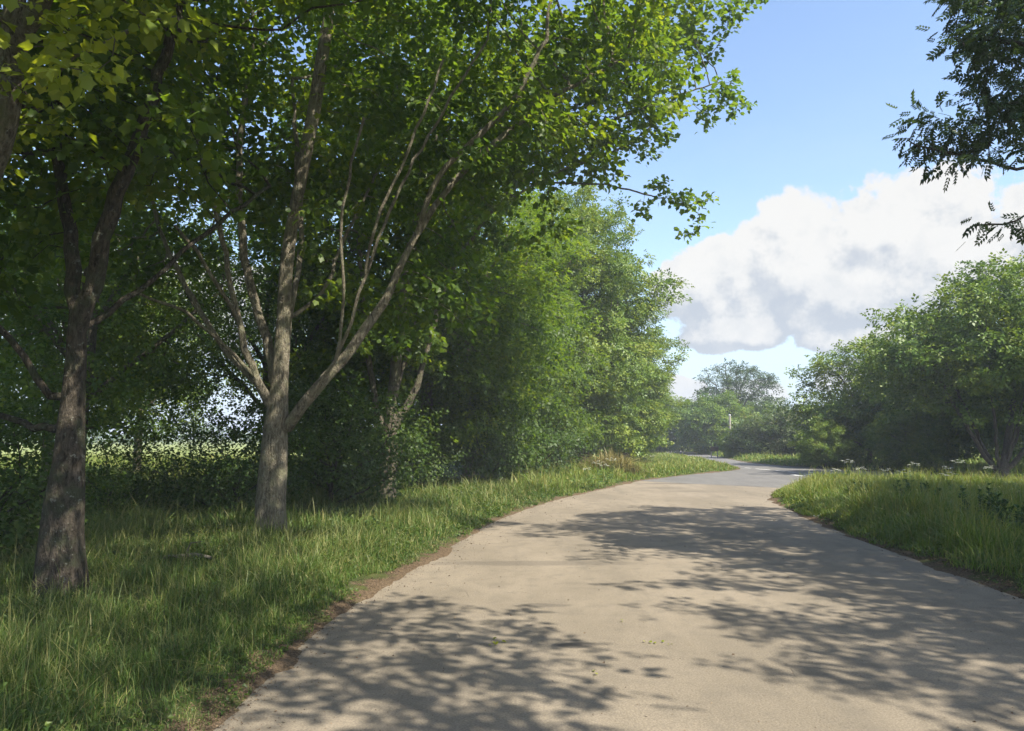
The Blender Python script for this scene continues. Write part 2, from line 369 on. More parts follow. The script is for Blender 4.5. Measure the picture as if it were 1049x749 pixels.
near_r = [gp(*p) for p in ((1500, 545), (1200, 512), (1049, 500.5), (960, 497), (900, 495), (850, 494.5), (815, 496.3), (800, 500))]
LE, BO, RE, NL, FE, NR = smooth2(left_edge), smooth2(bound, 3), smooth2(right_edge), smooth2(near_l), smooth2(far_e), smooth2(near_r)
side_poly = np.vstack([LE, BO[1:-1], RE]); main_poly = np.vstack([NL, FE[::-1], NR[1:-1], BO[::-1]][:3] + [BO[::-1][:-1]])
from mathutils.geometry import tessellate_polygon
def sheet(name, poly, z, mat, parent=None):
    t = tessellate_polygon([[Vector((a, b, 0)) for a, b in poly]])
    V = np.column_stack([poly, np.full(len(poly), z)]); o = build(name, V, [np.array(t)], mat, parent)
    if o.data.polygons[0].normal.z < 0:
        o.data.flip_normals()
    return o
def road_mat(name, c1, c2, c3, stain=0.6, beige=True):
    m, N, out = new_mat(name); p = N.n('ShaderNodeTexCoord').outputs['Object']
    big = N.noise(N.vm('MULTIPLY', p, (1, .45, 1)), .55, 5, .6); mid = N.noise(p, 3.2, 5, .6); fine = N.noise(p, 60, 4, .75); sp = N.noise(p, 220, 2, .8)
    c = N.mix(N.mr(big, .36, .64), c1, c2); c = N.mix(N.m('MULTIPLY', N.mr(mid, .46, .70), .5), c, c3); c = N.mix(N.m('MULTIPLY', N.mr(N.noise(p, 14, 5, .7), .5, .72), .4), c, c3); c = N.mix(N.m('MULTIPLY', N.mr(N.noise(p, 9, 5, .7), .56, .70), .35), c, c2)
    c = N.mix(N.mr(fine, .30, .70), N.mix(1.0, c, (.70, .70, .70), 'MULTIPLY'), N.mix(1.0, c, (1.25, 1.24, 1.22), 'MULTIPLY'))
    c = N.mix(N.m('MULTIPLY', N.mr(sp, .62, .74), .45), c, (.10, .09, .08))
    c = N.mix(N.m('MULTIPLY', N.mr(N.noise(p, 160, 2, .6), .66, .74), .5), c, (.38, .35, .30))
    # worn streaks along the wheel tracks and drips of oil
    st2 = N.noise(N.vm('MULTIPLY', p, (2.2, .12, 1)), 1.0, 4, .6); c = N.mix(N.m('MULTIPLY', N.mr(st2, .50, .72), .38), c, c3)
    pos = N.sep(p)
    for (sx, sy, a, b, k) in STAINS if beige else ():
        dx = N.m('DIVIDE', N.m('SUBTRACT', pos[0], sx), a); dy = N.m('DIVIDE', N.m('SUBTRACT', pos[1], sy), b)
        q = N.m('ADD', N.m('ADD', N.m('MULTIPLY', dx, dx), N.m('MULTIPLY', dy, dy)), N.m('MULTIPLY', N.m('SUBTRACT', mid, .5), 2.6))
        c = N.mix(N.m('MULTIPLY', N.mr(q, 1.1, .35), k), c, (.055, .050, .045))
    # hairline cracks
    vo = N.n('ShaderNodeTexVoronoi', feature='DISTANCE_TO_EDGE'); N.put(vo.inputs['Vector'], N.vm('ADD', p, N.vm('MULTIPLY', N.noise(p, 1.6, 4, .6, 'Color'), (.9, .9, 0)))); vo.inputs['Scale'].default_value = .30
    ck = N.m('MULTIPLY', N.mr(vo.outputs['Distance'], .006, .0), N.mr(N.noise(p, .5, 2), .5, .62)); c = N.mix(N.m('MULTIPLY', ck, .22), c, (.05, .045, .04))
    h = N.m('ADD', N.m('MULTIPLY', fine, 1.0), N.m('ADD', N.m('MULTIPLY', sp, .4), N.m('MULTIPLY', ck, -1.0)))
    principled(N, out, c, .88, N.bump(h, .55, .008), .25); return m
STAINS = []
for (sx, sy, a, b, k) in ((590, 661, .20, .11, .75), (585, 656, .10, .05, .6), (557, 620, .32, .12, .45), (682, 491.5, 1.5, .55, .35), (690, 495.5, 1.6, .5, .45), (676, 500, 1.3, .4, .3), (640, 560, .9, .16, .2), (545, 577, 1.8, .25, .35), (700, 503.5, .9, .35, .2)):
    q = gp(sx, sy); STAINS.append((q[0], q[1], a, b, k))
M['road'] = road_mat('worn_beige_road', (.185, .157, .118), (.245, .207, .157), (.140, .122, .096))
M['tarmac'] = road_mat('grey_tarmac', (.130, .126, .120), (.165, .159, .150), (.10, .097, .094), beige=False)
side_road = tag(sheet('side_road', side_poly, 0.0, M['road']), 'wide worn beige road running from the foreground to the junction, barred with tree shadow', kind='structure')
main_road = tag(sheet('main_road', main_poly, 0.004, M['tarmac']), 'grey tarmac main road crossing beyond the end of the beige road', kind='structure')
# dashed white paint lying on the main road: parts of it
m, N, out = new_mat('road_paint'); p = N.n('ShaderNodeTexCoord').outputs['Object']
principled(N, out, N.mix(N.mr(N.noise(p, 14, 4, .7), .52, .66), (.74, .74, .70), (.30, .29, .27)), .7); M['paint'] = m
for (x0, y0, x1, y1, wd) in ((763, 479.3, 769, 479.8, .14), (774, 480.3, 789, 481.6, .14), (795, 482.2, 804, 482.8, .14), (807, 483.5, 815, 484.1, .14), (812, 486.6, 823, 487.8, .30), (826, 485.9, 838, 487.0, .30),
                             (842, 487.6, 853, 488.5, .30), (828, 483.9, 838, 484.7, .14), (850, 485.4, 862, 486.0, .14), (868, 489.2, 880, 490.0, .30), (876, 487, 890, 487.8, .14), (905, 488.6, 920, 489.4, .14), (935, 490.4, 950, 491.2, .14)):
    a = np.array(gp(x0, y0)); b = np.array(gp(x1, y1)); d = (b - a) / np.linalg.norm(b - a); s = np.array((-d[1], d[0])) * wd / 2
    q = np.array([a - s, b - s, b + s, a + s]); V = np.column_stack([q, np.full(4, .008)]); o = build('road_marking', V, [[(0, 1, 2, 3)]], M['paint'], main_road)
    if o.data.polygons[0].normal.z < 0: o.data.flip_normals()
# ------------------------------------------------------------------ signed distance to the paved area (+ outside)
outline = np.vstack([LE, NL[1:], FE[::-1], NR[1:], RE[1:]])
def sdist(Q):
    Q = np.asarray(Q, float); A = outline; B = np.roll(outline, -1, 0); out = np.empty(len(Q))
    for s in range(0, len(Q), 20000):
        q = Q[s:s + 20000]; d2 = np.full(len(q), 1e18); ins = np.zeros(len(q), bool)
        for a, b in zip(A, B):
            ab = b - a; L = ab @ ab
            if L < 1e-9: continue
            t = np.clip(((q - a) @ ab) / L, 0, 1); e = q - a - t[:, None] * ab; d2 = np.minimum(d2, (e * e).sum(1))
            c = (a[1] > q[:, 1]) != (b[1] > q[:, 1])
            if c.any(): xi = a[0] + (q[:, 1] - a[1]) * ab[0] / (ab[1] if abs(ab[1]) > 1e-12 else 1e-12); ins ^= c & (q[:, 0] < xi)
        out[s:s + 20000] = np.sqrt(d2) * np.where(ins, -1, 1)
    return out
def vnoise(x, y, s, seed=0):      # smooth value noise
    rs = np.random.default_rng(seed).random((256, 256)); x = x / s + 1000; y = y / s + 1000; i = np.floor(x).astype(int); j = np.floor(y).astype(int)
    fx = x - i; fy = y - j; fx = fx * fx * (3 - 2 * fx); fy = fy * fy * (3 - 2 * fy); g_ = lambda a, b: rs[a % 256, b % 256]
    return (g_(i, j) * (1 - fx) + g_(i + 1, j) * fx) * (1 - fy) + (g_(i, j + 1) * (1 - fx) + g_(i + 1, j + 1) * fx) * fy
def gheight(x, y, d):
    n1 = vnoise(x, y, .35, 1) - .5; n2 = vnoise(x, y, 1.1, 2) - .5; n3 = vnoise(x, y, 4, 3) - .5
    dd = d + .24 * n1 + .26 * n2 + .10 * (vnoise(x, y, .12, 4) - .5)
    h = np.where(dd < 0, np.maximum(dd * .35, -.12), .006 + .11 * (1 - np.exp(-np.maximum(dd, 0) / .9)))
    return h + np.clip(d, 0, 1) * (.05 * n1 + .08 * n2 + .12 * n3)
xs = np.concatenate([np.linspace(-3500, -70, 14), np.arange(-60, -14, 2.), np.arange(-14, 24, .16), np.arange(24, 60, 1.2), np.linspace(64, 3500, 14)])
ys = np.concatenate([np.linspace(-3000, -40, 8), np.arange(-30, 3, 1.5), np.arange(3, 34, .16), np.arange(34, 60, .35), np.arange(60, 130, 1.2), np.linspace(135, 4500, 22)])
X, Y = np.meshgrid(xs, ys); X = X.ravel(); Y = Y.ravel(); dist = sdist(np.column_stack([X, Y])); Z = gheight(X, Y, dist)
far_ = np.hypot(X, Y) > 150; Z = np.where(far_ & (dist > 2), .1, Z)
nx = len(xs); ny = len(ys); ii = (np.arange(ny - 1)[:, None] * nx + np.arange(nx - 1)[None]).ravel()
m, N, out = new_mat('verge_soil_and_field'); p = N.n('ShaderNodeTexCoord').outputs['Object']; e = N.attr('edge')
n1 = N.noise(p, 2.2, 5, .6); n2 = N.noise(p, 38, 4, .7); n3 = N.noise(p, .35, 4)
soil = N.mix(N.mr(n2, .35, .65), (.060, .042, .026), (.165, .118, .075)); soil = N.mix(N.mr(N.noise(p, 90, 2, .6), .60, .72), soil, (.26, .20, .13))
gr = N.mix(N.mr(n2, .35, .65), (.022, .036, .012), (.060, .085, .022)); gr = N.mix(N.mr(n1, .45, .7), gr, (.095, .10, .035))
fld = N.mix(N.mr(n3, .35, .65), (.17, .22, .060), (.24, .27, .085)); fld = N.mix(N.m('MULTIPLY', N.mr(N.noise(N.vm('MULTIPLY', p, (1, .02, 1)), 1.3, 3), .5, .6), .4), fld, (.20, .22, .08))
c = N.mix(N.mr(N.m('ADD', e, N.m('MULTIPLY', N.m('SUBTRACT', n1, .5), 1.6)), .05, .30), soil, gr)
xx = N.sep(p); isf = N.m('MAXIMUM', N.mr(xx[0], -11.5, -14.5), N.m('MAXIMUM', N.mr(xx[1], 105, 125), N.mr(xx[0], 34, 40)))
c = N.mix(isf, c, fld); principled(N, out, c, .95, N.bump(n2, .8, .04), .1); M['ground'] = m
ground = build('ground', np.column_stack([X, Y, Z]), [np.stack([ii, ii + 1, ii + 1 + nx, ii + nx], 1)], m, smooth=True, attrs={'edge': ('POINT', np.minimum(dist, 50))})
tag(ground, 'grassy verges and pale green fields stretching to the horizon', kind='structure')
# ================================================================== GRASS
def blades(name, P, h, wd, rnd, mat, rng, lean=.75, label=None, bend=1.0, extra=None):
    n = len(P); a = rng.uniform(0, 2 * np.pi, n); l = h * np.abs(rng.normal(.25, lean, n)) * bend; dirx, diry = np.cos(a), np.sin(a)
    b = a + np.pi / 2 + rng.normal(0, .5, n); sx, sy = np.cos(b), np.sin(b); V = np.empty((n, 7, 3)); k = 0
    for t, ww in ((0, .8), (.4, 1.0), (.75, .7), (1, 0)):
        cx = P[:, 0] + dirx * l * t ** 2.2; cy = P[:, 1] + diry * l * t ** 2.2; cz = P[:, 2] + h * (t - .22 * t ** 3 * np.minimum(l / h, 1.6))
        if ww: 
            for s in (-1, 1): V[:, k, 0] = cx + s * sx * wd * ww / 2; V[:, k, 1] = cy + s * sy * wd * ww / 2; V[:, k, 2] = cz; k += 1
        else: V[:, k] = np.stack([cx, cy, cz], 1); k += 1
    Ft = np.array([(0, 1, 3), (0, 3, 2), (2, 3, 5), (2, 5, 4), (4, 5, 6)]); FF = (Ft[None] + (np.arange(n) * 7)[:, None, None]).reshape(-1, 3)
    o = build(name, V.reshape(-1, 3), [FF], mat, attrs={'rnd': ('FACE', np.repeat(rnd, 5))}); return o
def in_view(x, y, mar=1.15): return (np.abs(x) < .69 * mar * y + 1.5)
def grass_zone(name, n, xr, yr, h0, mat, label, seed, cond=None, wmin=.006, wk=.001, ybias=1.0, dry=.18, edge_h=.9, tall=.09, hy=((0, 1), (1, 1))):
    rng = np.random.default_rng(seed); y = yr[0] + (yr[1] - yr[0]) * rng.random(n * 3) ** ybias; x = rng.uniform(xr[0], xr[1], n * 3)
    k = in_view(x, y); x = x[k]; y = y[k]
    d = sdist(np.column_stack([x, y])); k = d > -.05 + .45 * vnoise(x, y, .5, 7) * vnoise(x, y, 1.7, 8) * 1.4
    if cond is not None: k &= cond(x, y)
    k &= rng.random(len(x)) < np.clip(.30 + 1.3 * vnoise(x, y, .45, 9), 0, 1)
    x = x[k][:n]; y = y[k][:n]; d = d[k][:n]; z = gheight(x, y, d) - .01
    pat = vnoise(x, y, .8, 11); pat2 = vnoise(x, y, 2.5, 12)
    h = h0 * np.interp(y, *hy) * (.35 + .75 * pat) * (.6 + .8 * pat2) * np.clip(d / edge_h, .22, 1) * np.clip(rng.normal(1, .25, len(x)), .4, 1.7)
    rnd = np.clip(.30 + .35 * (pat2 - .5) + .25 * (pat - .5) + rng.normal(0, .13, len(x)), 0, 1)
    dr = rng.random(len(x)) < dry * (.5 + vnoise(x, y, 1.3, 14)); rnd = np.where(dr, rng.uniform(.75, 1, len(x)), rnd)
    tl = rng.random(len(x)) < tall; h = np.where(tl, h * 1.7 + .05, h); wd = np.maximum(wmin, wk * y) * rng.uniform(.6, 1.4, len(x)); wd = np.where(tl, wd * .6, wd); rnd = np.where(tl, rng.uniform(.55, .95, len(x)), rnd)
    o = blades(name, np.column_stack([x, y, z]), h, wd, rnd, mat, rng); tag(o, label, 'grass', kind='stuff'); print(name, len(x)); return o
isleft = lambda x, y: x < np.interp(y, LE[:, 1], LE[:, 0])
QG = 1.0
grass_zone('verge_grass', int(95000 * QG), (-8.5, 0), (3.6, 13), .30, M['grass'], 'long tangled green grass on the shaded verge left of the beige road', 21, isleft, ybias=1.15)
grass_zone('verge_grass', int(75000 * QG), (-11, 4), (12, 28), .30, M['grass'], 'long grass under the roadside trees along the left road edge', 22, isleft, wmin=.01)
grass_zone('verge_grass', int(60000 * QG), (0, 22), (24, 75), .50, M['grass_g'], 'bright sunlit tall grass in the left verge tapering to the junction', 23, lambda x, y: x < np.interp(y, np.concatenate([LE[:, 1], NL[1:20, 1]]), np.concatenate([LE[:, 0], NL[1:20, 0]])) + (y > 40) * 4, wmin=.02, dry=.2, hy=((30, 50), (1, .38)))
rv = lambda x, y: (x > np.interp(y, RE[::-1, 1], RE[::-1, 0])) & (y < 32)
grass_zone('verge_grass', int(150000 * QG), (5.5, 26), (7, 32), .50, M['grass_g'], 'tall seeding grass filling the verge right of the beige road', 24, rv, wmin=.009, ybias=.9, dry=.16, hy=((16, 28), (1, .6)))
grass_zone('roadside_grass', int(60000 * QG), (8, 60), (30, 100), .42, M['grass_g'], 'grass strip between the main road and the trees beyond it', 25, lambda x, y: x > np.interp(y, FE[:, 1], FE[:, 0]) - .2, wmin=.03, dry=.2)
grass_zone('field_grass', int(50000 * QG), (-45, -11.5), (12, 60), .40, M['grass_g'], 'pale sunlit grass of the field behind the left row of trees', 26, None, wmin=.02, dry=.3)
# grit and crumbs lying loose on the beige road
rng = np.random.default_rng(61); n = 9000; y = 4.2 + 24 * rng.random(n) ** 1.8; x = rng.uniform(-4, 11, n); x = np.where(rng.random(n) < .35, np.interp(y, LE[:, 1], LE[:, 0]) + rng.exponential(.35, n), x); k = sdist(np.column_stack([x, y])) < -.01; x = x[k]; y = y[k]; n = len(x)
V, FF, rr = scatter('simple', np.column_stack([x, y, np.full(n, .004)]), nrmz(np.column_stack([rng.normal(0, 1, (n, 2)), np.zeros(n)])), nrmz(np.column_stack([rng.normal(0, .5, (n, 2)), np.ones(n)])), rng.uniform(.004, .014, n) * np.where(rng.random(n) < .06, 2.2, 1) * np.clip(y / 8, 1, 1.6), rng.random(n))
tag(build('road_grit', V, [FF], M['litter'], attrs={'rnd': ('FACE', rr)}), 'loose grit and leaf crumbs scattered over the beige road', 'grit', kind='stuff')
# low broad leaves between the blades
def cover(name, n, xr, yr, label, seed, cond):
    rng = np.random.default_rng(seed); y = yr[0] + (yr[1] - yr[0]) * rng.random(n * 4) ** 1.2; x = rng.uniform(*xr, n * 4); k = in_view(x, y) & cond(x, y); x = x[k]; y = y[k]; d = sdist(np.column_stack([x, y]))
    k = (d > .02) & (rng.random(len(x)) < (vnoise(x, y, .6, 41) > .52) * 1.0 * vnoise(x, y, 1.9, 42) * 1.6); x = x[k][:n]; y = y[k][:n]; d = d[k][:n]; m_ = len(x); z = gheight(x, y, d) + rng.random(m_) ** 1.5 * .24 * np.clip(d + .2, 0, 1)
    V, FF, rr = scatter('simple', np.column_stack([x, y, z]), nrmz(np.column_stack([rng.normal(0, 1, (m_, 2)), rng.normal(.25, .3, m_)])), nrmz(np.array((0, 0, 1.)) + rng.normal(0, .35, (m_, 3))), rng.uniform(.018, .05, m_) * np.clip(y / 9, 1, 2), rng.random(m_))
    o = build(name, V, [FF], M['shrub'], attrs={'rnd': ('FACE', rr)}); tag(o, label, 'ground cover', kind='stuff')
cover('ground_cover', 26000, (-8.5, 3), (3.6, 24), 'low broad-leaved plants mixed into the grass of the left verge', 43, isleft)
cover('ground_cover', 14000, (5.5, 20), (7, 28), 'low broad-leaved plants mixed into the grass of the right verge', 44, rv)
# ---- leaf litter, crumbs and grit along the road edges
def litter(name, n, edge, off, label, seed, size=.02, spread=.28, mat='litter'):
    rng = np.random.default_rng(seed); seg = np.diff(edge, axis=0); L = np.linalg.norm(seg, axis=1); wgt = L / (np.maximum(edge[:-1, 1], 3)) ; wgt[edge[:-1, 1] < 2] = 0; i = rng.choice(len(seg), n, p=wgt / wgt.sum())
    p_ = edge[i] + seg[i] * rng.random((n, 1)); nn = np.stack([-seg[i][:, 1], seg[i][:, 0]], 1) / L[i][:, None]; p_ = p_ + nn * (off + rng.normal(0, spread, n))[:, None]
    d = sdist(p_); z = np.where(d > 0, gheight(p_[:, 0], p_[:, 1], d), 0); z = np.maximum(z, 0) + .006; nrm_ = nrmz(np.column_stack([rng.normal(0, .5, (n, 2)), np.ones(n)])); ax = nrmz(np.column_stack([rng.normal(0, 1, (n, 2)), np.zeros(n)]))
    V, FF, rr = scatter('simple', np.column_stack([p_, z]), ax, nrm_, size * np.clip(rng.normal(1, .4, n), .3, 2.2), rng.random(n) ** 1.3)
    o = build(name, V, [FF], M[mat], attrs={'rnd': ('FACE', rr)}); tag(o, label, 'leaf litter', kind='stuff')
litter('leaf_litter', 16000, RE, .30, 'dark leaf litter and crumbs along the right edge of the beige road', 31, .022, .17)
litter('leaf_litter', 12000, LE, .14, 'brown leaf litter and crumbs along the left edge of the beige road', 32, .014, .12)
# ================================================================== TREES
def loc_of(px, py):
    x, y = gp(px, py); return np.array((x, y, 0.03))
def L(base, *pts):          # limb through points seen at (px, py, ground distance), local to the tree's base
    return [tuple(at(*p) - base) for p in pts]
BT = np.array
# --- the three trunks standing on the left verge, built one by one
b1 = loc_of(60, 626); y1 = b1[1]
seeds = [[(0, 0, -.15)] + L(b1, (64, 560, y1), (72, 440, y1), (78, 370, y1), (80, 318, y1)),
         L(b1, (80, 318, y1), (72, 250, y1 + .1), (60, 160, y1 + .2), (57, 60, y1 + .3), (62, -60, y1 + .5)),
         L(b1, (80, 330, y1), (98, 285, y1 - .1), (112, 220, y1 - .2), (150, 120, y1 - .2), (190, -20, y1)),
         L(b1, (74, 415, y1), (45, 400, y1 - .1), (10, 345, y1 - .2), (-60, 290, y1 - .3)),
         L(b1, (70, 440, y1), (40, 438, y1 + .3), (0, 425, y1 + .8), (-60, 400, y1 + 1.2)),
         L(b1, (90, 330, y1), (150, 290, y1 + .5), (215, 235, y1 + 1.2), (275, 190, y1 + 1.8))]
def k1(p):
    q = p + b1; yy = max(q[1], .5); px = CX + F * q[0] / yy; py = HOR - F * (q[2] - CAMH) / yy
    if py < -50: return True
    return not (px > 205 and py > -40) and not (p[1] < -.5 and p[2] < 6.3 and -2 < p[0] < 1.5)
T1 = tree('sycamore_tree', b1, seeds, [(-.9, .5, 8.6, 4.0, 3.2, 3.8), (1.4, 1.0, 5.8, 2.6, 2.0, 1.5), (-2.8, .3, 5.0, 2.2, 2.4, 2.2), (4.6, .3, 9.6, 2.6, 2.4, 1.4)], 11, keep=k1, minl=.25, shell=.7, ncl=230, per=15, base=.25, leaf='lobed', lsize=.108, lper=13, spread=.17,  # last lobe, unseen above the frame, added to shade around the pale trunk
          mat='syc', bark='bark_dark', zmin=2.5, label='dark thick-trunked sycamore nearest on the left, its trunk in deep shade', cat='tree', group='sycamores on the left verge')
b2 = loc_of(277, 562); y2 = b2[1]
seeds = [[(0, 0, -.15)] + L(b2, (278, 510, y2), (281, 450, y2), (285, 415, y2), (290, 340, y2), (296, 250, y2), (315, 150, y2), (330, 60, y2), (345, -40, y2)),
         L(b2, (281, 425, y2), (262, 385, y2 - .2), (245, 330, y2 - .3), (228, 250, y2 - .4), (205, 150, y2 - .5), (190, 40, y2 - .6)),
         L(b2, (284, 400, y2), (271, 340, y2 + .2), (250, 260, y2 + .5), (246, 150, y2 + .6), (262, 20, y2 + .8)),
         L(b2, (286, 446, y2), (312, 412, y2 - .2), (345, 365, y2 - .4), (372, 290, y2 - .6), (400, 215, y2 - .7), (438, 140, y2 - .8), (500, 40, y2 - .9)),
         L(b2, (312, 412, y2 - .2), (358, 360, y2 + .1), (395, 305, y2 + .3), (425, 245, y2 + .5), (475, 175, y2 + .7), (560, 105, y2 + 1), (640, 60, y2 + 1)),
         L(b2, (262, 385, y2 - .2), (225, 350, y2 - .5), (190, 320, y2 - .8), (140, 300, y2 - 1.2)),
         L(b2, (292, 330, y2), (330, 300, y2 + .6), (350, 250, y2 + 1.0), (380, 190, y2 + 1.2)),
         L(b2, (292, 340, y2), (308, 260, y2 + .5), (305, 180, y2 + .9), (300, 80, y2 + 1.2)),
         L(b2, (372, 290, y2 - .6), (385, 230, y2 - .9), (420, 150, y2 - 1.1), (455, 60, y2 - 1.2)), L(b2, (345, 365, y2 - .4), (352, 300, y2 - .8), (350, 220, y2 - 1), (372, 120, y2 - 1.2)),
         L(b2, (270, 400, y2 - .1), (236, 365, y2), (205, 320, y2 + .2), (170, 250, y2 + .4), (150, 190, y2 + .6)), L(b2, (245, 330, y2 - .3), (222, 290, y2 - .7), (180, 230, y2 - 1.0)),
         L(b2, (425, 245, y2 + .5), (450, 180, y2 + .1), (520, 110, y2 - .2), (560, 40, y2 - .4))]
T2 = tree('sycamore_tree', b2, seeds, [(1.0, 0, 10.3, 5.0, 3.6, 4.2), (3.8, 0, 9.5, 3.4, 2.6, 2.8), (-2.4, 0, 7.2, 2.6, 2.8, 2.6), (2.6, 1.4, 5.6, 2.4, 1.6, 1.6)], 12, minl=.40, limb=.42, keep=lambda p: not (p[1] < .5 and p[2] < 9.2 and -2.6 < p[0] < 4.2) and not (p[1] < -.6 and p[2] < 11.0), shell=.75, ncl=250, per=15, base=.25, lsize=.11, lper=13, spread=.17,
          mat='syc', bark='bark_pale', zmin=3.4, label='pale-barked sycamore with many spreading limbs, its dappled trunk left of the road', cat='tree', group='sycamores on the left verge')
b3 = loc_of(395, 517); y3 = b3[1]
seeds = [[(0, 0, -.15)] + L(b3, (397, 490, y3), (399, 455, y3), (401, 420, y3), (408, 350, y3), (420, 260, y3), (440, 160, y3), (470, 60, y3)),
         L(b3, (398, 455, y3), (388, 425, y3), (378, 370, y3), (372, 300, y3), (365, 220, y3)),
         L(b3, (401, 440, y3), (425, 400, y3), (440, 350, y3), (462, 280, y3), (510, 210, y3 - .3), (580, 150, y3 - .6), (660, 110, y3 - 1), (735, 85, y3 - .8)),
         L(b3, (402, 410, y3), (420, 350, y3 + .4), (436, 280, y3 + .6), (470, 220, y3 + .8), (530, 190, y3 + 1), (620, 190, y3 + .5), (675, 203, y3)),
         L(b3, (520, 205, y3 - .3), (580, 172, y3 - .3), (640, 150, y3 - .3), (690, 110, y3 - .3))]
# two lobes of the crown reach out over the road against the sky
T3 = tree('sycamore_tree', b3, seeds, [(1.4, -.3, 11.0, 4.2, 3.4, 3.6), (5.6, -.8, 12.0, 2.4, 2.0, 1.8), (8.2, -.8, 14.0, 2.4, 1.6, 1.2), (9.3, -.8, 11.9, 1.2, .9, .8), (7.6, -.8, 10.9, 1.6, 1.1, .8), (7.7, 0, 8.8, 1.3, .8, .35), (5.6, 0, 8.3, 1.3, 1.0, .7), (-1, 0, 9, 3, 3, 4), (-.5, 0, 4.2, 2, 2, 1.4)], 13, ncl=330, per=14, base=.25, lsize=.135, lper=12, spread=.14,
          leaf='lobed', mat='syc', bark='bark', zmin=2.2, cap=11000, keep=lambda p: not (3.4 < p[0] < 6.4 and p[2] < 9.9) and not (p[0] < 3.4 and p[0] > -1.5 and 4.6 < p[2] < 8.2 and p[1] < 0), label='third sycamore from the left, its high branches reaching over the road against the sky', cat='tree', group='sycamores on the left verge', shell=.3, sig=.36)
# a leaning tree at the left edge of the picture: its trunk shows only in the top left corner
b0 = BT((-6.4, 6.6, .03))
seeds = [[(0, 0, -.15), tuple(BT((-5.7, 6.5, 1.8)) - b0), tuple(at(-40, 230, 6.3) - b0), tuple(at(5, 120, 6.2) - b0), tuple(at(14, 20, 6.2) - b0), tuple(at(20, -120, 6.2) - b0)],
         L(b0, (8, 95, 6.2), (60, 70, 6.0), (110, 40, 5.8), (180, 20, 5.6)), L(b0, (10, 60, 6.2), (60, -30, 5.8), (150, -60, 5.6), (250, -50, 5.6))]
def k0(p):
    q = p + b0; yy = max(q[1], .5); px = CX + F * q[0] / yy; zz = HOR - F * (q[2] - CAMH) / yy
    if HOR - F * (q[2] - CAMH) / yy < -70 and q[1] > .5: return True
    return not (px > 210 + 60 * math.sin(zz * .05)) and not (px > 30 and zz > 45 + 45 * math.sin(px * .035)) and not (px <= 30 and zz > 150) 
T0 = tree('sycamore_tree', b0, seeds, [(1.6, -.6, 5.3, 2.0, 1.5, 1.6), (0, .3, 7.5, 3.2, 2.8, 2.4), (-1.2, 0, 4.6, 1.5, 2, 1.5), (5.7, -2.0, 7.4, 1.9, 1.9, 1.1), (4.4, .9, 8.4, 1.8, 1.8, .9), (3.9, -2.6, 8.0, 1.6, 1.5, .8), (6.7, -.5, 9.0, 1.9, 1.9, .8)], 14, ncl=225, per=12, base=.20, lsize=.092, lper=13, spread=.13, keep=k0,  # last crown lobes, unseen above the frame, added to shade the left verge
          mat='yel', bark='bark', zmin=2.6, label='leaning sycamore at the left edge with bright yellow-green leaves hanging in the top corner', cat='tree', group='sycamores on the left verge')
# --- stock trees; the first of each kind stands where it is needed, the others are copies
def ring_seeds(h, n, rng, spread=1.6, low=.25):
    s = [[(0, 0, -.15), (.05, .02, h * .25), (rng.normal(0, .15), rng.normal(0, .15), h * .6), (rng.normal(0, .3), rng.normal(0, .3), h * .82)]]
    for i in range(n):
        a = 2 * math.pi * i / n + rng.normal(0, .3); z0 = h * rng.uniform(low, .5); e = spread * rng.uniform(.8, 1.3)
        s.append([(0.04, 0.02, z0), (e * .5 * math.cos(a), e * .5 * math.sin(a), z0 + h * .14), (e * math.cos(a), e * math.sin(a), z0 + h * .30)])
    return s
rg = np.random.default_rng(5)
GB = 'trees of the left row beyond the three trunks'
def ftree(px, py, H, Rr, seed, label, mat='far', low=.12, ncl=170, group=GB, sc=1.0, name='roadside_tree', lsize=.26, lper=7, leaf='clump', loc=None, bark='bark', yel=0.0, sig=.5, multi=5, zmin=.5, flat=1.0, shell=.6):
    rng = np.random.default_rng(seed); loc = BT(loc) if loc is not None else loc_of(px, py)
    z0 = H * low; el_ = [(0, 0, (H + z0) / 2, Rr * .92, Rr * .92, (H - z0) / 2)]
    for i in range(7):
        a = rng.uniform(0, 2 * math.pi); zz = rng.uniform(z0 + H * .12, H * .82); q = Rr * rng.uniform(.35, .6) * (1.1 - .5 * zz / H)
        el_.append((q * math.cos(a) * 1.2, q * math.sin(a) * 1.2, zz, Rr * .5, Rr * .5, H * .15))
    return tree(name, loc, ring_seeds(H, multi, rng, Rr * .6, low + .05), el_, seed, ncl=ncl, per=9, sig=sig, step=.36, base=.02 * H, tip=.012, leaf=leaf, lsize=lsize, lper=lper, spread=.26, mat=mat, bark=bark, rmin=.018, rlim=.03,
                flare=.2, zmin=zmin, label=label, group=group, yel=yel, shell=shell, cap=6000)
PA = ftree(0, 0, 13.5, 4.6, 101, 'dark dense tree beside the road, right behind the third trunk, branches down to the grass', loc=(-3.2, 27.5, 0), mat='syc', low=.05, ncl=260, lsize=.22, lper=9)
PB = ftree(0, 0, 17.0, 4.6, 102, 'tall bright green tree of the left row, second from its far end', loc=(4.4, 46, 0), mat='far', low=.05, ncl=150, lsize=.26, lper=13, sig=.72, shell=.8, yel=.08)
PC = ftree(0, 0, 8.0, 4.4, 103, 'rounded pale green tree across the main road, at the left end of the right-hand clump', loc=(23.2, 48.5, 0), mat='far', low=.02, ncl=105, lsize=.26, lper=12, sig=.62, shell=.85, yel=.08, group='trees across the main road', multi=7)
def put(src, x, y, rz, sc, label, group, cat='tree'):
    return copy_tree(src, (x, y, 0.0), rz, sc, label, cat, group)
put(PA, -1.9, 33.0, 1.9, (1.02, 1.02, 1.08), 'dark shaded tree of the left row, second behind the third trunk', GB)
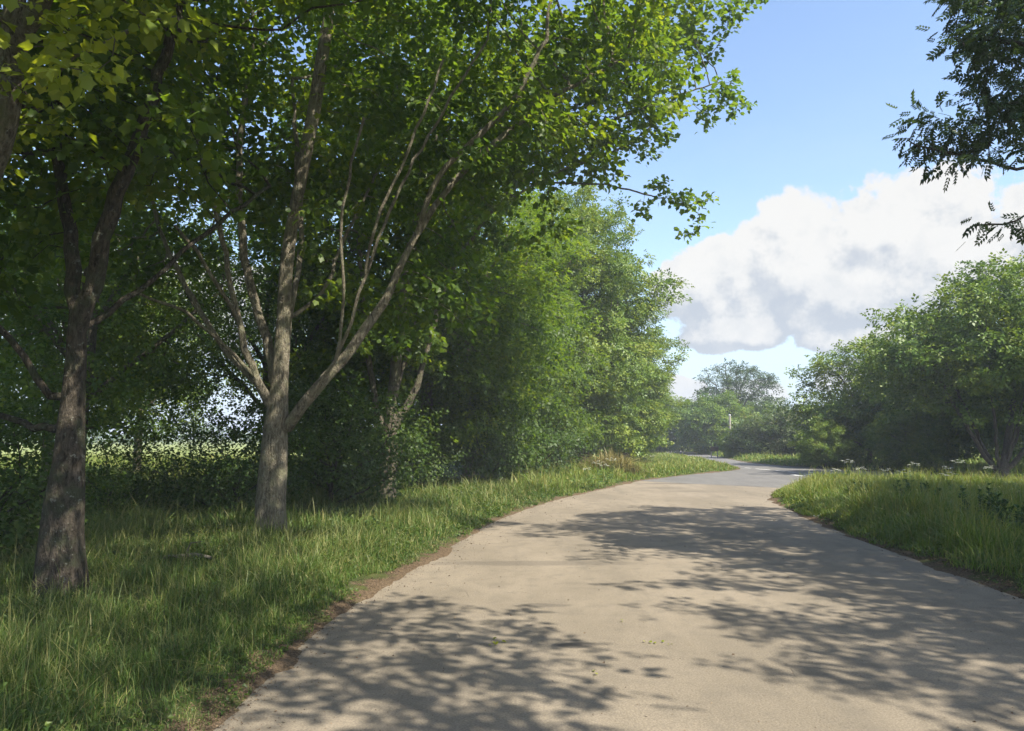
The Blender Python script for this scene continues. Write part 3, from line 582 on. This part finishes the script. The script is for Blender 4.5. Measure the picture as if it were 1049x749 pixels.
put(PA, 0.2, 38.5, 4.1, (.98, .98, 1.10), 'dark tree of the left row just before the first sunlit crown', GB)
put(PB, 2.6, 41.5, 2.2, (.85, .85, .98), 'yellow-green crowned tree of the left row where the sunlight begins', GB)
put(PB, 6.8, 52.5, 4.4, (.95, .95, .80), 'last tall tree of the left row, against the sky above the far road', GB)
put(PB, 9.2, 60.0, 1.1, (.80, .80, .58), 'low sunlit tree at the far tip of the left row', GB)
GH = 'trees behind the left verge trunks'
PE = ftree(0, 0, 9.5, 4.0, 109, 'leafy tree filling the gap between the dark first trunk and the pale one', loc=(-10.2, 17.5, 0), mat='far', low=.16, ncl=150, lsize=.17, lper=10, group=GH, sig=.36, shell=.5, zmin=1.6)
for i, (x, y, rz, s, lb) in enumerate(((-8.0, 24.5, 2.5, 1.0, 'bushy tree showing between the pale trunk and the third trunk'),
        (-16.8, 33.5, 1.3, 1.0, 'tree far back between the dark trunk and the pale one'), (-12.5, 21.5, 4.6, .95, 'loose-crowned tree left of the first one behind the dark trunk'), (-15.5, 25, 3.3, 1.05, 'tree at the field edge behind the first trunk'), (-13.5, 12.0, 5.1, .7, 'tree on the field side at the far left of the picture'),
        (-9.5, 37, .9, 1.2, 'tree in the second rank behind the third trunk'))):
    put(PE, x, y, rz, s, lb, GH)
# --- across the main road, right side
GR = 'trees across the main road'
put(PC, 25.5, 45.5, 1.4, (.95, .95, 1.15), 'round tree of the right-hand clump, second from its left end', GR)
put(PC, 28.0, 42.5, 3.0, (1.0, 1.0, 1.25), 'tall rounded tree in the middle of the right-hand clump', GR)
put(PC, 19.3, 46.0, 2.0, (.38, .38, .36), 'small bright bush at the foot of the right-hand clump by the road', GR, 'bush')
put(PC, 22.0, 41.6, 5.0, (.45, .45, .42), 'low yellow-green bush in front of the clump across the main road', GR, 'bush')
# the big multi-stemmed one at the right edge
b5 = BT((23.2, 35.6, 0)); S5 = [[(0, 0, -.1), (.3, 0, 1.0), (.9, .2, 3.2), (1.4, .4, 6.0)]]
for (dx, dy) in ((-1.9, 0), (-1.1, .5), (-.4, -.3), (1.6, .2), (2.6, -.2), (.9, -.4)): S5.append([(.05 * dx, .05 * dy, .15), (dx * .45, dy * .5, 1.3), (dx * .8, dy, 2.6), (dx * 1.4, dy * 1.6, 4.8)])
tree('multi_stemmed_tree', b5, S5, [(.6, 0, 6.2, 5.2, 3.6, 3.3), (2.4, 0, 7.0, 3.6, 3.2, 3.2), (-3.0, .3, 5.2, 2.6, 2.6, 1.9), (4.5, 0, 5.2, 2.5, 2.5, 2.6)], 105, ncl=170, per=12, sig=.62, step=.33, base=.30, tip=.012, leaf='clump', lsize=.25, lper=12, spread=.24,
     mat='far', bark='bark_dark', rmin=.016, rlim=.028, zmin=2.3, label='big tree at the right edge with several bare dark stems forking from the grass', group=GR, cap=7000, shell=.6)
# --- beyond the bend of the main road
PD = ftree(0, 0, 6.6, 4.6, 106, 'big dark green thicket left of the road sign, below the airy tree', loc=(22.8, 84, 0), mat='far', low=.0, ncl=200, lsize=.36, lper=8, group='thickets beyond the bend', name='thicket', multi=8, zmin=.2)
put(PD, 18.6, 93.0, 2.2, (1.0, 1.0, 1.05), 'dark bushy thicket touching the far tip of the left row', 'thickets beyond the bend', 'bush')
put(PD, 20.9, 68.5, 4.2, (.42, .42, .40), 'low rounded bush just right of the road sign', 'thickets beyond the bend', 'bush')
put(PD, 13.0, 108.0, 3.0, (1.2, 1.2, 1.0), 'thicket far back behind the left row', 'thickets beyond the bend', 'bush')
put(PD, 31.5, 95.0, 1.0, (1.1, 1.1, 1.0), 'bush far behind the pole', 'thickets beyond the bend', 'bush')
tree('hawthorn_bush', BT((25.2, 67.5, 0)), ring_seeds(3.6, 8, rg, 2.0, .1), [(0, 0, 2.2, 4.6, 3.2, 2.1), (2.6, 0, 2.4, 3.4, 3, 2.2), (-2.4, 0, 1.9, 3, 3, 1.7)], 107, ncl=200, per=8, sig=.4, step=.33, base=.12, tip=.012, leaf='clump', lsize=.30, lper=8, spread=.25, mat='haw', rmin=.018, rlim=.03, zmin=.2,
     label='pale olive hawthorn bush with faded blossom, between the pole and the right-hand clump', cat='bush', group='thickets beyond the bend', shell=.6)
b6 = BT((27.0, 90, 0))
tree('ash_tree', b6, [[(0, 0, -.1), (0, 0, 3), (.2, 0, 5.5), (.3, 0, 8.2)], [(0, 0, 3.2), (-1.2, 0, 5.5), (-2.0, 0, 7.2)], [(0, 0, 3.4), (1.3, 0, 5.6), (3.0, .2, 7.0)], [(.2, 0, 5), (.9, .3, 7.2), (1.6, .3, 8.6)], [(0, 0, 4), (-.8, -.4, 6.8), (-1, -.4, 8.6)]],
     [(0, 0, 7.4, 3.9, 2.6, 2.1), (2.4, 0, 6.9, 2.3, 2.0, 1.4), (-2.2, 0, 6.2, 1.8, 1.8, 1.5)], 108, sc=1.14, ncl=120, per=7, sig=.30, step=.32, base=.26, tip=.018, leaf='clump', lsize=.27, lper=5, spread=.22, mat='ash', bark='bark_dark', rmin=.012, rlim=.035, zmin=3.6,
     label='airy thin-crowned tree rising above the thickets beyond the bend', group=None, shell=.7)
# --- the ash whose branches hang into the top right corner, and its neighbours along the right verge
b7 = BT((13.6, 10.2, .03)); yy = 10.0
S7 = [[(0, 0, -.15), (-.1, 0, 2.5), (-.4, 0, 5.0), (-.5, .2, 8.0), (-.3, .2, 11.0)],
      [(-.3, 0, 4.2)] + L(b7, (1180, 150, yy), (1100, 180, yy), (1049, 222, yy - .1), (1000, 232, yy - .2)),
      [(-.4, 0, 4.8)] + L(b7, (1150, 120, yy), (1060, 170, yy), (1010, 165, yy), (975, 158, yy), (940, 150, yy)),
      [(-.4, 0, 5.4)] + L(b7, (1150, 40, yy), (1080, 50, yy), (1020, 40, yy), (985, 42, yy)),
      [(-.4, 0, 6.2), (-3.0, -.3, 8.6), (-5.0, 0, 9.8), (-8.4, 1.0, 11.4)], [(-.4, 0, 6.8), (1.5, 1.5, 9), (3, 2.5, 10)], [(-.4, 0, 6.0), (1.5, -2.0, 8.2), (2, -3.4, 9.6)], [(-.4, 0, 6.0), (-1.8, 2.6, 8.5), (-2.6, 4.0, 9.6)], [(-.4, 0, 6.5), (-2, -2.4, 8.8), (-3.2, -3.8, 9.8)]]
def k7(p):        # the ragged edge of the hanging branches, seen against the sky
    q = p + b7
    if q[1] < 4: return True
    d = q - BT((0, 0, CAMH)); fy = d[1] * ct + d[2] * st; px = CX + F * d[0] / fy; py = CY - F * (d[2] * ct - d[1] * st) / fy
    if py < -120: return True
    if px > 1090 and py > -60: return px > 1150 or py < 210
    lim = np.interp(py, [-400, -60, 0, 45, 60, 95, 120, 128, 160, 176, 200, 232, 245, 400], [880, 925, 992, 978, 1002, 1006, 990, 928, 932, 1005, 1042, 1046, 1200, 1250]); return px > lim
RA = tree('ash_tree', b7, S7, [(-1.0, .2, 9.2, 5.6, 5.0, 3.6), (-3.2, -.2, 7.6, 4.4, 2.2, 3.0), (-6.0, 0, 5.9, 1.4, .8, .8), (1.5, 0, 8, 4, 4, 3.5), (-1.5, -3.8, 8.5, 3.4, 2.8, 2.0), (-4.8, -4.0, 8.5, 2.4, 2.0, 1.2), (-5.5, .5, 10.6, 2.8, 2.8, 1.3), (-8.6, 1.2, 11.6, 2.4, 2.2, 1.0)], 120, ncl=400, per=10, sig=.24, step=.2, base=.32, tip=.006, leaf='pinnate', lsize=.21, lper=7.0, spread=.10, extra=[(tuple(at(px, py, 10) - b7), 34, BT((.16, .2, .13))) for px, py in ((950, 138), (964, 142), (984, 146), (998, 134), (1016, 158), (1026, 116), (1010, 55), (1000, 44), (1040, 90))],  # outer lobes beyond the frame are shaped to throw shade on the road
          mat='ash', bark='bark_dark', zmin=3.0, keep=k7, cap=9500, label='ash tree right of the road, hanging feathery dark branches into the top right corner', group='trees shading the right side of the road', shell=.3)
tree('ash_tree', (0, 0, 0), [[(0, 0, -.15), (0, 0, 3), (.1, .1, 6), (0, 0, 9.5)]] + [[(0, 0, z), (math.cos(a) * 1.6, math.sin(a) * 1.6, z + 1.8), (math.cos(a) * 3.4, math.sin(a) * 3.4, z + 3)] for z, a in ((3.6, .3), (4.0, 1.6), (4.4, 2.9), (4.8, 4.1), (5.2, 5.3), (6.2, 0.9), (6.6, 3.5))],
     [(0, 0, 8.4, 5.0, 5.0, 3.8), (2.5, 1, 6.6, 2.5, 2.5, 1.8), (-2.5, -1, 6.8, 2.6, 2.6, 1.8)], 121, ncl=170, per=9, sig=.42, step=.30, base=.28, tip=.01, leaf='clump', lsize=.27, lper=6, spread=.22, mat='ash', bark='bark_dark', rmin=.01, rlim=.025, zmin=3.2,
     label='', group=None)
RB = [o for o in col.objects if o.name.startswith('ash_tree') and o.type == 'EMPTY'][-1]
RB.location = (19.5, 15.5, 0); tag(RB, 'ash tree out of the picture on the right, shading the right verge', 'tree', 'trees shading the right side of the road')
put(RB, 12.3, 2.4, 2.0, (.85, .85, .95), 'tree beside the viewpoint whose shadow covers the near right of the road', 'trees shading the right side of the road')
tree('ash_tree', BT((7.7, -2.5, 0)), [[(0, 0, -.15), (-.1, .1, 3), (-.2, .1, 6), (.2, -1, 9)], [(-.1, .1, 4), (-1.8, 1.6, 6.2), (-3.6, 3.6, 7.6), (-5.0, 4.8, 8.3), (-7.0, 4.2, 8.6)], [(-.15, .1, 5), (1.2, -1.6, 7.2), (1.8, -3, 8.8)], [(-.2, .1, 6), (-1.6, -2.0, 8), (-2, -3, 9)]],
     [(-4.6, 4.6, 8.3, 2.3, 2.2, .9), (-7.3, 4.0, 8.6, 1.6, 1.6, .6), (-3.0, 3.4, 7.6, 1.0, 1.0, .6), (.5, -2.2, 8.8, 3.0, 2.6, 2.0)], 122, ncl=75, per=9, sig=.34, step=.30, base=.24, tip=.01, leaf='clump', lsize=.25, lper=6, spread=.2, mat='ash', bark='bark_dark', rmin=.01, rlim=.025, zmin=3.2,  # unseen limb and its lobes, shaped to shade the road and left grass
     label='unseen tree behind the viewpoint, its one long limb shaped to shade the near left of the road', group='trees shading the right side of the road')
# ================================================================== SHRUBS of the understorey
SH = tree('elder_shrub', BT((-6.3, 17.0, 0)), ring_seeds(2.4, 8, rg, 1.1, .05), [(0, 0, 1.5, 1.9, 1.6, 1.4), (.7, 0, 2.0, 1.2, 1.2, 1.1), (-.8, .3, 1.7, 1.2, 1.1, 1.1)], 130, ncl=120, per=9, sig=.25, step=.16, base=.06, tip=.004, leaf='simple', lsize=.10, lper=6, spread=.13, mat='shrub', bark='bark_dark', rmin=.005, rlim=.012, zmin=.15, flare=0,
          label='dark leafy shrub in the gap just left of the pale trunk', cat='shrub', group='dark shrubs under the left trees', trunk='stems', crown='foliage', cap=5000, sc=.8)
for (x, y, rz, s, lb) in ( (-4.6, 19.3, 3.1, 1.1, 'dark shrub right behind the pale trunk, on its right'),
        (-3.3, 24.8, 4.4, .8, 'shrub right of the third trunk at the grass edge'), (-8.9, 16.6, 3.6, .62, 'low shrub in the open gap right of the first trunk'), (-7.3, 10.3, 5.2, .78, 'shrub at the left edge beside the first trunk, against the pale field'), (-5.2, 22.5, .7, 1.2, 'shrub between the pale trunk and the third trunk, low down'),
        (-1.0, 28.8, 1.7, 1.25, 'dark shrub at the foot of the dark trees by the road edge'), (1.1, 33.2, .2, 1.2, 'shrub at the foot of the left row where the grass turns bright'),
):
    copy_tree(SH, (x, y, 0), rz, s, lb, 'shrub', 'dark shrubs under the left trees')
def hedge(name, pts, h, label, seed):
    rng = np.random.default_rng(seed); P = smooth2(pts, 12); L_ = np.linalg.norm(np.diff(P, axis=0), axis=1); n = int(L_.sum() * 26); i = rng.choice(len(L_), n, p=L_ / L_.sum()); q = P[i] + np.diff(P, axis=0)[i] * rng.random((n, 1))
    hh = h * (.55 + .9 * vnoise(q[:, 0], q[:, 1], 11, seed) * vnoise(q[:, 0], q[:, 1], 4, seed + 1) * 1.6); a = rng.uniform(0, 6.28, n); rr = rng.random(n) ** .5 * 2.0
    C_ = np.column_stack([q[:, 0] + rr * np.cos(a), q[:, 1] + rr * np.sin(a), .1 + hh * (1 - (rr / 2.4) ** 2 * .5) * rng.random(n) ** .6]); V, FF, r_ = scatter('clump', C_, nrmz(rng.normal(0, 1, (n, 3))), nrmz(np.array((0, 0, 1.)) + rng.normal(0, .6, (n, 3))), rng.uniform(.6, 1.2, n), np.clip(rng.normal(.4, .2, n), 0, 1))
    o = build(name, V, [FF], M['far'], attrs={'rnd': ('FACE', r_)}); tag(o, label, 'hedge', kind='stuff')
hedge('distant_hedge', [(-190, 60), (-150, 120), (-95, 170), (-40, 200), (-8, 210)], 4.5, 'far hedge line closing the pale field on the left', 300)
hedge('distant_hedge', [(40, 150), (75, 135), (110, 110), (160, 80)], 4.5, 'far hedge line beyond the trees on the right', 301)
# ================================================================== SMALL THINGS
def box(name, lo, hi, mat):
    V = [(x, y, z) for z in (lo[2], hi[2]) for y in (lo[1], hi[1]) for x in (lo[0], hi[0])]
    return build(name, V, [[(0, 2, 3, 1), (4, 5, 7, 6), (0, 1, 5, 4), (2, 6, 7, 3), (0, 4, 6, 2), (1, 3, 7, 5)]], mat)
def simple_mat(name, c, rough=.7, c2=None, sc=20):
    m, N, out = new_mat(name); p = N.n('ShaderNodeTexCoord').outputs['Object']
    principled(N, out, N.mix(N.mr(N.noise(p, sc, 4, .6), .4, .65), c, c2 or tuple(v * .7 for v in c)), rough, N.bump(N.noise(p, sc * 2, 3), .3, .01)); return m
M['stem'] = simple_mat('green_stem', (.09, .14, .04)); M['wood'] = simple_mat('grey_dead_wood', (.22, .19, .15), .9, (.11, .09, .07)); M['post'] = simple_mat('pale_weathered_wood', (.34, .31, .27), .8, (.22, .20, .17), 6)
M['board'] = simple_mat('brown_sign_board', (.045, .028, .022), .7); M['paper'] = simple_mat('crumpled_paper', (.78, .78, .76), .6, (.66, .66, .64)); M['metal'] = simple_mat('galvanised_metal', (.40, .41, .42), .4)
def rods(name, segs, mat, parent, k=5):    # segs: polyline + start/end radius, all one mesh
    VV = []; FF = []; off = 0
    for P, r0, r1 in segs:
        P = np.array(P, float); n = len(P); T = nrmz(np.gradient(P, axis=0)); ref = np.array((1, .1, 0.)) if abs(T[0, 0]) < .8 else np.array((0, 1., .1)); u = nrmz(ref - T * (T @ ref)[:, None]); v = np.cross(T, u)
        a = np.linspace(0, 2 * np.pi, k, endpoint=False); rr = np.linspace(r0, r1, n)[:, None, None]; ring = P[:, None] + rr * (np.cos(a)[None, :, None] * u[:, None] + np.sin(a)[None, :, None] * v[:, None]); VV.append(ring.reshape(-1, 3))
        i0 = (np.arange(n - 1)[:, None] * k + np.arange(k)[None]).ravel(); i1 = (np.arange(n - 1)[:, None] * k + (np.arange(k)[None] + 1) % k).ravel(); FF.append(np.stack([i0, i1, i1 + k, i0 + k], 1) + off); off += n * k
    return build(name, np.vstack(VV), [np.vstack(FF)], mat, parent, smooth=True)
# cow parsley: stem with rays and flat white flower heads, a few ferny leaves
def parsley(seed, loc, label, h=.95):
    rng = np.random.default_rng(seed); root = empty('cow_parsley', loc); tag(root, label, 'wildflower', 'cow parsley in the verges'); segs = [([(0, 0, -.05), (.01, .01, h * .5), (.03, 0, h * .82)], .006, .004)]; heads = []
    for i in range(5):
        a = i * 1.26 + rng.normal(0, .2); q = rng.uniform(.06, .20); t = (q * math.cos(a) + .03, q * math.sin(a), h * rng.uniform(.9, 1.05)); segs.append(([(.015, .005, h * rng.uniform(.5, .75)), t], .004, .003)); heads.append(t)
    PH = []
    for t in heads:
        P = []; PH.append(P)
        for j in range(9):
            a = j * .7 + rng.random(); q = rng.uniform(.02, .06); e = (t[0] + q * math.cos(a), t[1] + q * math.sin(a), t[2] + .05 - q * .3); segs.append(([t, e], .0016, .001)); P += [np.array(e) + rng.normal(0, (.009, .009, .003)) for _ in range(8)]
    rods('stem', segs, M['stem'], root, 4)
    for P in PH: P = np.array(P); n = len(P); V, FF, rr = scatter('simple', P, nrmz(rng.normal(0, 1, (n, 3)) * (1, 1, .2)), nrmz(np.array((0, 0, 1.)) + rng.normal(0, .3, (n, 3))), np.full(n, .014), rng.random(n)); build('flower_head', V, [FF], M['petal'], root, attrs={'rnd': ('FACE', rr)})
    n = 8; P = np.column_stack([rng.normal(0, .02, n), rng.normal(0, .02, n), rng.uniform(.1, h * .6, n)]); V, FF, rr = scatter('pinnate', P, nrmz(np.column_stack([rng.normal(0, 1, (n, 2)), rng.uniform(.1, .6, n)])), np.tile((0, 0, 1.), (n, 1)), rng.uniform(.18, .3, n), rng.random(n)); build('foliage', V, [FF], M['weed'], root, attrs={'rnd': ('FACE', rr)}); return root
CP = None
for i, (px, Y, s_, rz, lb) in enumerate(((866, 26.5, 1.25, 0, 'tallest cow parsley at the near left tip of the right verge'), (880, 25.5, .98, 1, 'cow parsley just right of the tallest one on the right verge'), (906, 25, .95, 2, 'cow parsley standing left of the middle of the right verge'), (922, 23, 1.0, 3, 'cow parsley in the middle of the right verge, in front of the others'),
        (932, 26, 1.15, 4, 'broad white cow parsley in the middle of the right verge'), (965, 25.5, 1.02, 5, 'cow parsley left of the wide-headed one on the right verge'), (978, 27, 1.22, 6, 'wide-headed cow parsley well right of the middle of the right verge'), (968, 20.5, 1.05, 2.5, 'cow parsley between the two dark weed clumps'), (1010, 26, 1.0, 1.4, 'cow parsley behind the big dark weed clump'), (852, 26, .9, 4.4, 'short cow parsley at the very tip of the right verge'),
        (612, 27.5, 1.15, 3.3, 'cow parsley at the foot of the sunlit left row, leftmost of three'), (619, 28.2, 1.0, 1.1, 'cow parsley at the foot of the sunlit left row, middle of three'), (626, 30, 1.2, .3, 'cow parsley at the foot of the sunlit left row, rightmost of three'), (683, 46, 1.1, 4, 'single cow parsley near the tip of the left verge'), (668, 42, 1.0, 2, 'cow parsley halfway along the sunlit left verge'), (602, 26.8, .9, 2, 'low cow parsley at the shaded foot of the left row'))):
    x = (px - CX) / F * Y * 1.0; lc = (x, Y, .05)
    if CP is None: CP = parsley(201, lc, lb); CP.scale = (1.15, 1.15, s_ * .85)
    else: copy_tree(CP, lc, rz, (1.15, 1.15, s_ * .85), lb, 'wildflower', 'cow parsley in the verges')
# broad-leaved weeds standing in the right verge
def weed(seed, loc, label, rad=.6, h=.9, n=960):
    rng = np.random.default_rng(seed); root = empty('weed_clump', loc); tag(root, label, 'weed', 'dark leafy weeds in the right verge'); segs = []; P = []; AX = []
    for i in range(16):
        a = rng.uniform(0, 6.28); q = rad * rng.random() ** .6; hh = h * rng.uniform(.65, 1.05) * (1 - .3 * q / rad); e = np.array((q * math.cos(a), q * math.sin(a), hh)); b = e * (.35, .35, 0); segs.append(([b, b * .4 + e * (.5, .5, .5), e], .006, .002))
        for t in rng.uniform(.15, 1, n // 16):
            p = b * (1 - t) + e * t; P.append(p); c = rng.uniform(0, 6.28); AX.append((math.cos(c), math.sin(c), .45 + .5 * t))
    rods('stem', segs, M['stem'], root, 4); P = np.array(P); m_ = len(P); AX = nrmz(np.array(AX)); V, FF, rr = scatter('simple', P, AX, nrmz(np.array((0, 0, 1.)) + rng.normal(0, .35, (m_, 3))), rng.uniform(.05, .12, m_), rng.random(m_)); build('foliage', V, [FF], M['weed'], root, attrs={'rnd': ('FACE', rr)}); return root
WD = weed(210, (*gp(1010, 548), .05), 'big dark thistle-like weed clump at the right of the right verge', .75, 1.0)
for (px, py, s_, rz, lb) in ((938, 527, .95, 1, 'smaller dark weed clump in the middle of the right verge'), (886, 520, .75, 2, 'low dark weed clump near the left tip of the right verge'), (1042, 560, .8, 4, 'dark weed cut by the right edge of the picture')):
    copy_tree(WD, (*gp(px, py), .05), rz, s_, lb, 'weed', 'dark leafy weeds in the right verge')
# dark low weeds among the left grass
w2 = copy_tree(WD, (*gp(262, 622), .03), 2.2, (.34, .34, .30), 'small broad-leaved weed in the shaded grass below the pale trunk', 'weed', 'low leafy weeds in the left verge')
for (px, py, s_, lb) in ((128, 590, .45, 'broad-leaved weed beside the dead branch right of the first trunk'), (330, 575, .40, 'broad-leaved weed in the grass right of the pale trunk'), (205, 575, .45, 'broad-leaved weed between the first and the pale trunk'), (375, 552, .5, 'broad-leaved weed below the third trunk')):
    copy_tree(WD, (*gp(px, py), .03), px * .1, (s_, s_, s_ * .8), lb, 'weed', 'low leafy weeds in the left verge')
# straw-coloured heap of dry stems at the foot of the left row
rng = np.random.default_rng(220); n = 1400; P = np.column_stack([rng.normal(0, .95, n), rng.normal(0, .5, n), np.zeros(n)]); c0 = BT((4.75, 36.5, .1)); hh = 1.25 * np.exp(-(P[:, 0] / 1.25) ** 2) * rng.uniform(.5, 1.1, n)
o = blades('dry_grass_heap', P, hh + .1, np.full(n, .035), rng.random(n), M['straw'], rng, lean=1.0, bend=1.6); o.location = c0; tag(o, 'heap of straw-yellow dry stems at the foot of the sunlit left row', 'dry grass')
# dead wood in the left grass
root = empty('dead_branch', (*gp(172, 592), .10)); tag(root, 'grey dead branch lying broken in the grass between the first two trunks', 'branch')
rods('limb', [([(-.75, .1, .10), (-.2, 0, .16), (.35, .06, .20), (.62, 0, .16)], .035, .022)], M['wood'], root, 8)
for sg in (([(-.1, 0, .16), (.15, -.25, .24), (.3, -.35, .22)], .016, .006), ([(.2, .04, .18), (.28, .02, .36), (.48, -.1, .40)], .014, .005), ([(-.5, .08, .12), (-.55, -.2, .22)], .012, .005)):
    rods('twig', [sg], M['wood'], root, 5)
# telegraph pole and the brown sign by the bend
root = empty('telegraph_pole', (22.4, 76.5, 0)); tag(root, 'pale weathered pole showing its top above the bushes at the bend', 'pole')
rods('pole', [([(0, 0, -.2), (0, 0, 2), (0, 0, 4.15)], .13, .11)], M['post'], root, 12); rods('cap', [([(0, 0, 4.13), (0, 0, 4.22), (0, 0, 4.26)], .14, .05)], M['metal'], root, 12)
def slab(name, c, s, mat, parent):
    x, y, z = c; a, b, d = (v / 2 for v in s); me = box(name, (x - a, y - b, z - d), (x + a, y + b, z + d), mat); me.parent = parent
    bv = me.modifiers.new('bevel', 'BEVEL'); bv.width = .012; bv.segments = 2; return me
root = empty('road_sign', (19.0, 70.0, .02), .12); tag(root, 'small dark brown board on two posts in the grass at the bend', 'sign')
slab('board', (0, 0, .80), (.80, .05, .42), M['board'], root); slab('post', (-.3, .08, .5), (.08, .08, 1.05), M['post'], root); slab('post', (.3, .08, .5), (.08, .08, 1.05), M['post'], root)
# scraps on the road
rng = np.random.default_rng(230)
def scrap(name, px, py, size, mat, label, cat, group, crump=.25):
    gx = np.linspace(-1, 1, 6); XX, YY = np.meshgrid(gx, gx); q = np.column_stack([XX.ravel(), YY.ravel() * .7, np.zeros(36)]) * size; q += rng.normal(0, size * .10, q.shape); q[:, 2] = np.abs(rng.normal(0, size * crump, 36)) + .004
    i = (np.arange(5)[:, None] * 6 + np.arange(5)[None]).ravel(); x_, y_ = gp(px, py); o = build(name, q, [np.stack([i, i + 1, i + 7, i + 6], 1)], mat, attrs={'rnd': ('FACE', np.full(25, .8))}); o.location = (x_, y_, .008); tag(o, label, cat, group); return o
scrap('paper_scrap', 836, 530.5, .065, M['paper'], 'small white scrap of paper on the right road edge near the bend', 'litter', None, .5)
def fallen(px, py, label, n=6, sp=.05, sz=.04):
    x_, y_ = gp(px, py); P = np.column_stack([rng.normal(0, sp, n), rng.normal(0, sp, n), rng.uniform(.004, .015, n)]); V, FF, rr = scatter('lobed', P, nrmz(np.column_stack([rng.normal(0, 1, (n, 2)), rng.normal(0, .1, n)])), nrmz(np.array((0, 0, 1.)) + rng.normal(0, .25, (n, 3))), rng.uniform(.6, 1.2, n) * sz, rng.uniform(.4, 1, n))
    o = build('fallen_leaves', V, [FF], M['yel'], attrs={'rnd': ('FACE', rr)}); o.location = (x_, y_, .004); tag(o, label, 'leaves', 'fallen green leaves on the road')
fallen(508, 660, 'small green sprig on the beige road, left of the dark stain'); fallen(677, 660, 'pair of green leaf crumbs on the road, right of the dark stain', 7, .06, .03); fallen(611, 690, 'tiny green leaf crumb low in the middle of the road', 3, .03, .03)
fallen(634, 637, 'single brownish leaf crumb above the stain in mid road', 2, .02, .03)
# ================================================================== HAZE
HAZE = 0.0012  # air haze that also stands in for veiling glare on the windscreen
if HAZE:
    m = bpy.data.materials.new('haze_air'); m.use_nodes = True; N = NT(m.node_tree); out = N.n('ShaderNodeOutputMaterial')
    pv = N.n('ShaderNodeVolumePrincipled'); pv.inputs['Color'].default_value = (.80, .88, 1, 1); pv.inputs['Density'].default_value = HAZE; pv.inputs['Anisotropy'].default_value = 0.0
    N.put(out.inputs['Volume'], pv.outputs[0])
    hz = box('haze', (-3600, -3100, -1.2), (3600, 4600, 22), m); tag(hz, 'thin bluish summer haze in the air, also lifting the shadows like windscreen glare', 'haze', kind='stuff')
